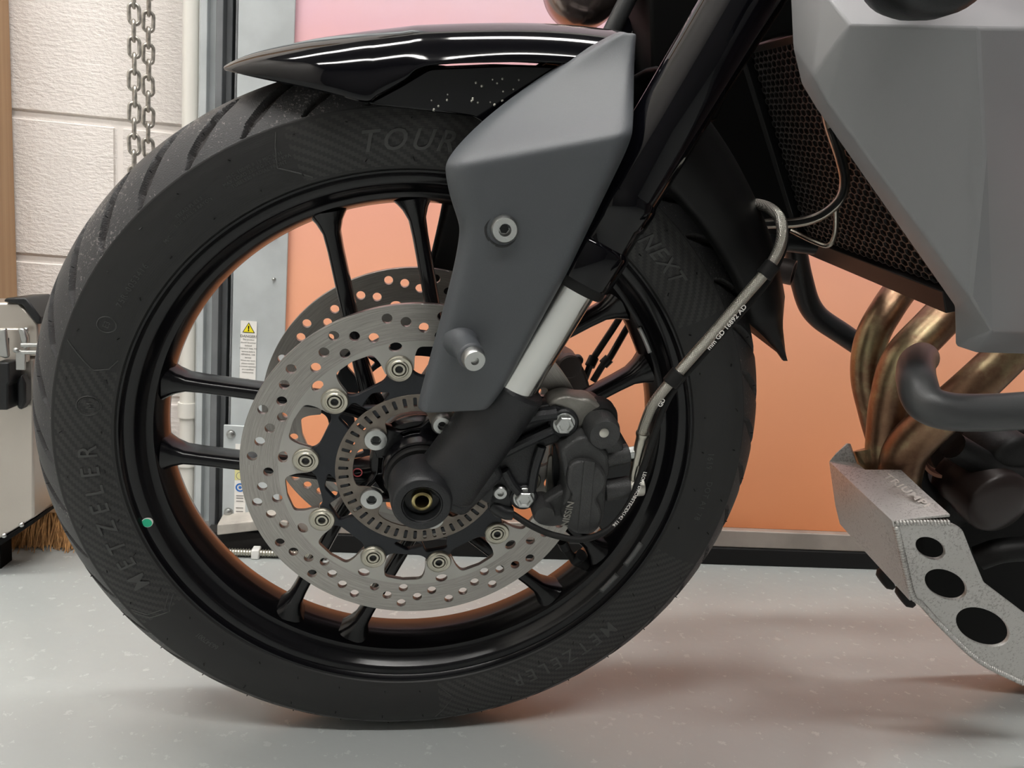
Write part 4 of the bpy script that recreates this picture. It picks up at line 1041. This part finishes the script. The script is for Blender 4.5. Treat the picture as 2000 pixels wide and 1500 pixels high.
for i in range(NU):
    for j in range(NV):
        cu_, cv_ = (i+.5+(.5 if j % 2 else 0))/(NU+.6)*.925+.05, (j+.6)/(NV+.8)*.91+.012
        hx, hy = .50/(NU+.6)*.94, .66/(NV+.8)*.92
        O_, I_ = [], []
        for k in range(6):
            a = PI/3*k+PI/6; du, dv = math.cos(a)/math.cos(PI/6)*hx, math.sin(a)*hy
            O_.append(bm.verts.new(rq(cu_+du, cv_+dv, .007))); I_.append((du, dv))
        I2 = [bm.verts.new(rq(cu_+du*.84, cv_+dv*.86, .007)) for du, dv in I_]
        I3 = [bm.verts.new(rq(cu_+du*.84, cv_+dv*.86, .0045)) for du, dv in I_]
        for k in range(6):
            k2 = (k+1) % 6; bm.faces.new((O_[k], O_[k2], I2[k2], I2[k])); bm.faces.new((I2[k], I2[k2], I3[k2], I3[k]))
o = link('honeycomb_guard', bm, M['mesh'], RAD, smooth=0); o['kind'] = 'stuff'
def edge_bar(name, a, b, wd, m, par=RAD):
    P = [a, a.lerp(b, .5), b]; return link(name, tube_bm(P, wd, 6), m, par, smooth=0, bevel=.001)
edge_bar('side_rail', rq(-.03, -.02, .006), rq(-.03, 1.01, .006), .0085, M['satin_black'])
edge_bar('top_rail', rq(-.03, -.015, .006), rq(1, -.015, .006), .0085, M['satin_black'])
lo_ = [rq(-.045, .915, .012), rq(1.02, .915, .012), rq(1.02, 1.0, .014), rq(-.045, 1.0, .014)]
bm = loft_bm([[p for p in lo_], [p+Vector((.05, .0, .012)) for p in lo_]]); link('lower_tray', bm, mat('tray', (.010, .009, .0085), .5, 0, .35), RAD, bevel=.001, smooth=30)
# dark side cowl, frame and cooling pack between fork and radiator
plate('radiator_cowl', [pxloop([(1330, 180), (1430, 70), (1466, 92), (1500, 230), (1582, 482), (1480, 478), (1440, 420), (1380, 290)], -.22, .004)], -.23, .02, M['dark_rubber'], BIKE, .002)
plate('frame_head', [pxloop([(1240, -60), (1600, -60), (1600, 60), (1480, 75), (1420, 95), (1370, 230), (1250, 240)], -.10, .004)], -.11, .10, M['deep_black'], BIKE, .003)
tube('coolant_neck', [(1480, 46, -.10), (1520, 42, -.10), (1600, 30, -.10)], .0090, M['satin_black'], BIKE, n=16)
bm = bmesh.new()
for k in range(5):
    c_ = L(1478+k*7, 50-k*2, -.10); ring_lathe(bm, [(.0108, -.001), (.0118, 0), (.0108, .001)], n=20, mtx=axis_mtx(c_, (1, 0, .1)))
o = link('hose_clamp', bm, M['zinc_dull'], BIKE, smooth=40)
# lower yoke and far indicator at the top edge
tube('yoke_tube', [(1190, 70, -.08), (1215, 20, -.08), (1245, -40, -.08)], .0075, M['bar_grey'], BIKE, n=16)
lathe('horn_cover', [(.030, -.160), (.0335, -.150), (.0335, -.130), (.028, -.112), (.016, -.104), (0, -.102)], mat('horn_warm_chrome', (.32, .26, .24), .22, .85), BIKE, c=(L(1140, -22, -.13).x, L(1140, -22, -.13).z), n=48, smooth=50)  # brown base colour paints in the orange reflection on chrome
tube('horn_bracket', [(1168, -20, -.125), (1172, 12, -.125), (1184, 34, -.125)], .0022, M['satin_black'], BIKE, n=8)
# ---------------- fairing side panel
def poly(name, pts, faces, m, parent, solid=.004, bevel=.002, smooth=30, seg=3, sub=0):
    bm = bmesh.new(); V = [bm.verts.new(L(*p)) for p in pts]
    for f in faces: bm.faces.new([V[i] for i in f])
    bmesh.ops.recalc_face_normals(bm, faces=bm.faces)
    bm.faces.ensure_lookup_table()
    if bm.faces[0].normal.y > 0: bmesh.ops.reverse_faces(bm, faces=bm.faces)
    o = link(name, bm, m, parent, smooth=smooth, solid=solid)
    md = o.modifiers.new('b', 'BEVEL'); md.width = bevel; md.segments = seg; md.limit_method = 'ANGLE'; md.angle_limit = math.radians(9)
    return o
S = [(1548, -40, .090), (1610, -12, .140), (1660, 55, .165), (1900, 60, .168), (2080, 64, .12),       # 0-4
     (1640, -60, .105), (2080, -70, .040),                                                           # 5,6
     (1560, 90, .115), (1577, 158, .125), (1597, 142, .150), (1603, 202, .130), (1620, 190, .152),    # 7-11
     (1873, 592, .132), (1893, 572, .154), (1935, 640, .158), (2080, 648, .03),                      # 12-15
     (1870, 668, .132), (1902, 682, .135), (2080, 690, .015), (1915, 300, .166), (2080, 300, .075)]     # 16-20
FPn = poly('fairing_panel', S, [(0, 7, 9, 1), (1, 9, 2), (5, 1, 2, 3), (5, 3, 4, 6), (0, 1, 5), (7, 8, 9), (8, 10, 11, 9), (9, 11, 2), (10, 12, 13, 11), (11, 13, 19, 3, 2), (3, 19, 20, 4), (13, 14, 15, 20, 19), (12, 16, 14, 13), (16, 17, 14), (14, 17, 18, 15)], M['shroud'], BIKE, bevel=.004)
lathe('lamp_housing', [(.028, .19), (.030, .20), (.0305, .215), (.0290, .226), (.024, .230), (0, .231)], M['satin_black'], BIKE, c=(L(1842, -96, .22).x, L(1842, -96, .22).z), n=40, smooth=50)
link('lamp_stalk', tube_bm([L(1842, -96, .19), L(1830, -110, .12)], .010, 20), M['satin_black'], BIKE, smooth=50)
# ---------------- crash bars
CB = tube('crash_bar', [(1800, 700, .055), (1790, 712, .09), (1790, 745, .13), (1806, 785, .15), (1850, 803, .158), (1920, 806, .16), (2000, 802, .16), (2080, 794, .16), (2300, 765, .12)], .0138, M['bar_grey'], BIKE, n=28, sub=12)
CB2 = tube('crash_bar', [(1545, 440, -.24), (1565, 545, -.24), (1590, 610, -.24), (1650, 655, -.24), (1740, 715, -.24), (1800, 760, -.2)], .0135, M['satin_black'], BIKE, n=24, sub=12)
sc_ = L(1550, 533, -.2)
bm = bmesh.new(); ring_lathe(bm, [(.0125, 0), (.0145, 0), (.0145, -.055), (.0125, -.055)], n=36, mtx=axis_mtx(sc_, (.8, -.6, .0)), close=True)
ring_lathe(bm, [(.0, -.004), (.0126, -.004)], n=36, mtx=axis_mtx(sc_, (.8, -.6, .0)))
link('bar_stub', bm, mat('stub', (.05, .042, .04), .4, .4), BIKE, smooth=40)
# ---------------- exhaust headers
def header_mat():
    m = mat('header_steel', (.4, .3, .2), .32, .95); nt = m.node_tree; b = nt.nodes['Principled BSDF']; tc, o = objxyz(nt); X = NX(nt)
    n = noise_out(nt, tc.outputs['Object'], 22, 5, .6); n2 = noise_out(nt, tc.outputs['Object'], 180, 5, .7)
    r = nt.nodes.new('ShaderNodeValToRGB'); e = r.color_ramp.elements
    e[0].position = .3; e[0].color = (.13, .07, .045, 1); e[1].position = .72; e[1].color = (.33, .28, .16, 1); q = e.new(.5); q.color = (.21, .13, .08, 1)
    nt.links.new(X('ADD', n, X('MULTIPLY', X('SUBTRACT', n2, .5), .25)), r.inputs['Fac']); nt.links.new(r.outputs['Color'], b.inputs['Base Color'])
    nt.links.new(X('ADD', X('MULTIPLY', n2, .25), .22), b.inputs['Roughness']); add_bump(nt, n2, .25, .0008); return m
M['header'] = header_mat()
EX = tube('exhaust_header', [(1775, 545, -.16), (1735, 600, -.14), (1703, 660, -.13), (1694, 730, -.12), (1708, 800, -.11), (1722, 850, -.10)], .0178, M['header'], BIKE, n=28, sub=12)
tube('exhaust_header', [(1880, 580, -.09), (1820, 640, -.08), (1762, 705, -.07), (1740, 780, -.06), (1732, 850, -.05), (1728, 930, -.04)], .0205, M['header'], BIKE, n=28, sub=12)
tube('exhaust_header', [(2010, 650, .0), (1950, 710, .0), (1880, 775, .0), (1815, 830, -.01), (1770, 880, -.02), (1752, 940, -.03)], lambda t: .0185+.004*t, M['header'], BIKE, n=28, sub=12)
tube('collector', [(1722, 870, -.06), (1732, 905, -.05), (1740, 960, -.04)], lambda t: .030, M['header'], BIKE, n=32, sub=10)
# open clamp, hoses and engine castings below the bar
M['engine'] = mat('engine_casting', (.006, .006, .006), .5, .1, .25, bump=.4, bscale=200)
cc2 = L(1842, 900, -.03)
bm = bmesh.new(); ring_lathe(bm, [(.0165, 0), (.0195, .001), (.0200, -.014), (.0165, -.014)], n=40, mtx=axis_mtx(cc2, (-.55, -.8, .0)), close=True); link('pipe_flange', bm, mat('flange_rust', (.30, .15, .10), .45, .6), BIKE, smooth=40)
tube('flange_pipe', [(1848, 898, -.045), (1890, 880, -.06), (1960, 860, -.06)], .0170, M['engine'], BIKE, n=24)
tube('coolant_hose', [(1792, 890, -.05), (1800, 945, -.04), (1840, 985, -.03), (1880, 1010, -.02)], .0085, M['dark_rubber'], BIKE, n=14)
eb = [(1768, 1030), (1800, 1010), (1850, 930), (1900, 830), (2400, 800), (2400, 1500), (2090, 1352), (2000, 1322), (1915, 1278), (1850, 1218), (1790, 1166)]
plate('engine_case', [pxloop(eb, -.05, .01)], -.06, .06, M['deep_black'], BIKE, .006, seg=3)
def dome(name, px, py, d, r, h, m):
    c = L(px, py, d); return lathe(name, [(r, d-h), (r, d-.004), (r*.93, d), (r*.6, d+.003), (0, d+.004)], m, BIKE, c=(c.x, c.z), n=40, smooth=50)
dome('engine_cover', 1955, 985, .02, .034, .06, mat('cover_brown', (.014, .008, .007), .4, .2))
dome('oil_filter', 1880, 1000, -.01, .021, .05, M['engine'])
dome('engine_cover', 1985, 900, .0, .026, .05, M['engine'])
tube('engine_hose', [(1860, 870, -.01), (1910, 900, -.01), (1960, 930, .0), (2050, 930, .0)], .014, M['engine'], BIKE, n=18)
tube('engine_hose', [(1910, 1090, .0), (1960, 1075, .01), (2060, 1070, .02)], .013, M['engine'], BIKE, n=18)
# ---------------- bash plate
def alu():
    m = mat('bash_aluminium', (.55, .53, .50), .42, .75); nt = m.node_tree; b = nt.nodes['Principled BSDF']; tc, o = objxyz(nt); X = NX(nt)
    n = noise_out(nt, tc.outputs['Object'], 420, 6, .8); n2 = noise_out(nt, tc.outputs['Object'], 18, 3)
    f = X('GREATER_THAN', X('ADD', n, X('MULTIPLY', n2, .25)), .69)
    c = mixcol(nt, n2, (.50, .49, .47), (.60, .59, .57)); c = mixcol(nt, X('MULTIPLY', f, .55), c, (.20, .18, .165)); nt.links.new(c, b.inputs['Base Color'])
    nt.links.new(X('ADD', .38, X('MULTIPLY', n, .2)), b.inputs['Roughness']); add_bump(nt, n, .3, .0006); return m
M['alu'] = alu()
dS, dF = .080, -.065
side = [(1747, 1022), (1862, 1024), (1880, 1034), (1900, 1085), (1922, 1138), (2000, 1197), (2090, 1262), (2090, 1366), (2000, 1336), (1912, 1292), (1845, 1228), (1778, 1165), (1760, 1080)]
hl_ = []
for cx, cy, rx, ry in ((1818, 1071, 29, 21), (1848, 1142, 41, 29), (1920, 1225, 52, 37)):
    hl_.append([(lambda v: (v.x, v.z))(L(cx+rx*math.cos(a)+.15*ry*math.sin(a), cy+ry*math.sin(a)+.2*rx*math.cos(a), dS)) for a in [2*PI*k/36 for k in range(36)]])
BP = plate('bash_plate', [pxloop(side, dS, .004, 4)] + hl_, dS-.002, .004, M['alu'], BIKE, .0008)
# folded front: upper shelf, front face down to the bottom edge
fr = [(1747, 1020, dS), (1768, 1090, dS), (1783, 1172, dS), (1645, 1022, dF), (1636, 985, dF), (1622, 902, dF), (1632, 885, dF), (1652, 866, dF)]
fr += [(1856, 1010, dS), (1800, 960, dS-.045), (1760, 922, dS-.082), (1690, 922, dS-.095), (1672, 908, dF+.01), (1656, 868, dF-.005)]
F_ = poly('front_plate', fr, [(0, 1, 4, 5), (1, 2, 3, 4), (0, 5, 11, 9, 8), (5, 12, 11), (9, 11, 10), (5, 6, 7, 12), (7, 13, 12)], M['alu'], BP, solid=.003, bevel=.003)
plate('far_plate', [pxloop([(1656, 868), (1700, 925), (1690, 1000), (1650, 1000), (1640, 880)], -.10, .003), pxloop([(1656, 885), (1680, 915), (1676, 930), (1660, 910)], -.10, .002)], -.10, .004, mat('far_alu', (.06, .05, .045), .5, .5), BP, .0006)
def weld(pts, r=.0030):
    P = spline([L(*p) for p in pts], 10); bm = bmesh.new(); tot = sum((b-a).length for a, b in zip(P, P[1:])); n = max(3, int(tot/.0032)); cum = [0]
    for a, b in zip(P, P[1:]): cum.append(cum[-1]+(b-a).length)
    for k in range(n):
        s = tot*k/n; i = min(len(P)-2, max(0, int(np.searchsorted(cum, s))-1)); p = P[i].lerp(P[i+1], (s-cum[i])/max(1e-9, cum[i+1]-cum[i])); T = (P[i+1]-P[i]).normalized()
        q = bmesh.ops.create_icosphere(bm, subdivisions=1, radius=r)['verts']
        R__ = Vector((0, 0, 1)).rotation_difference((T+Vector((0, 0, .5))).normalized()).to_matrix()
        for v in q: v.co = p + R__ @ Vector((v.co.x*1.2, v.co.y*1.2, v.co.z*.6))
    return link('weld_bead', bm, M['alu'], BP, smooth=60)
weld([(1752, 1021, dS), (1800, 1020, dS), (1858, 1020, dS)]); weld([(1750, 1030, dS), (1762, 1080, dS), (1782, 1162, dS), (1800, 1180, dS), (1848, 1232, dS), (1915, 1292, dS), (2000, 1335, dS)])
t = text_mesh('TRIUMPH', .0105, .0003, .0002, spacing=1.1); A_, B_ = L(1730, 934, dS-.057), L(1820, 1000, dS-.012)
ux = (B_-A_).normalized(); nn_ = (L(1747, 1019, dS)-L(1856, 1010, dS)).cross(L(1760, 922, dS-.082)-L(1856, 1010, dS)).normalized()
if nn_.z < 0: nn_ = -nn_
uy = nn_.cross(ux)
mid_ = A_.lerp(B_, .5)
map_mesh(t, lambda x, y, z: mid_ + ux*x*1.12 + uy*y*1.35 + nn_*(z+.0026)); link('stamped_lettering', t, mat('stamp', (.66, .62, .58), .5, .5), BP, smooth=0)
for q in ((1728, 1132, .0), (1766, 1166, .04)):
    c_ = L(*q); bm = bmesh.new(); ring_lathe(bm, [(.012, -.004), (.0125, 0), (.009, .004), (0, .005)], n=24, mtx=axis_mtx(c_, (-.75, 0, -.66))); bmesh.ops.remove_doubles(bm, verts=bm.verts, dist=1e-6); link('rubber_foot', bm, M['dark_rubber'], BP, smooth=50)
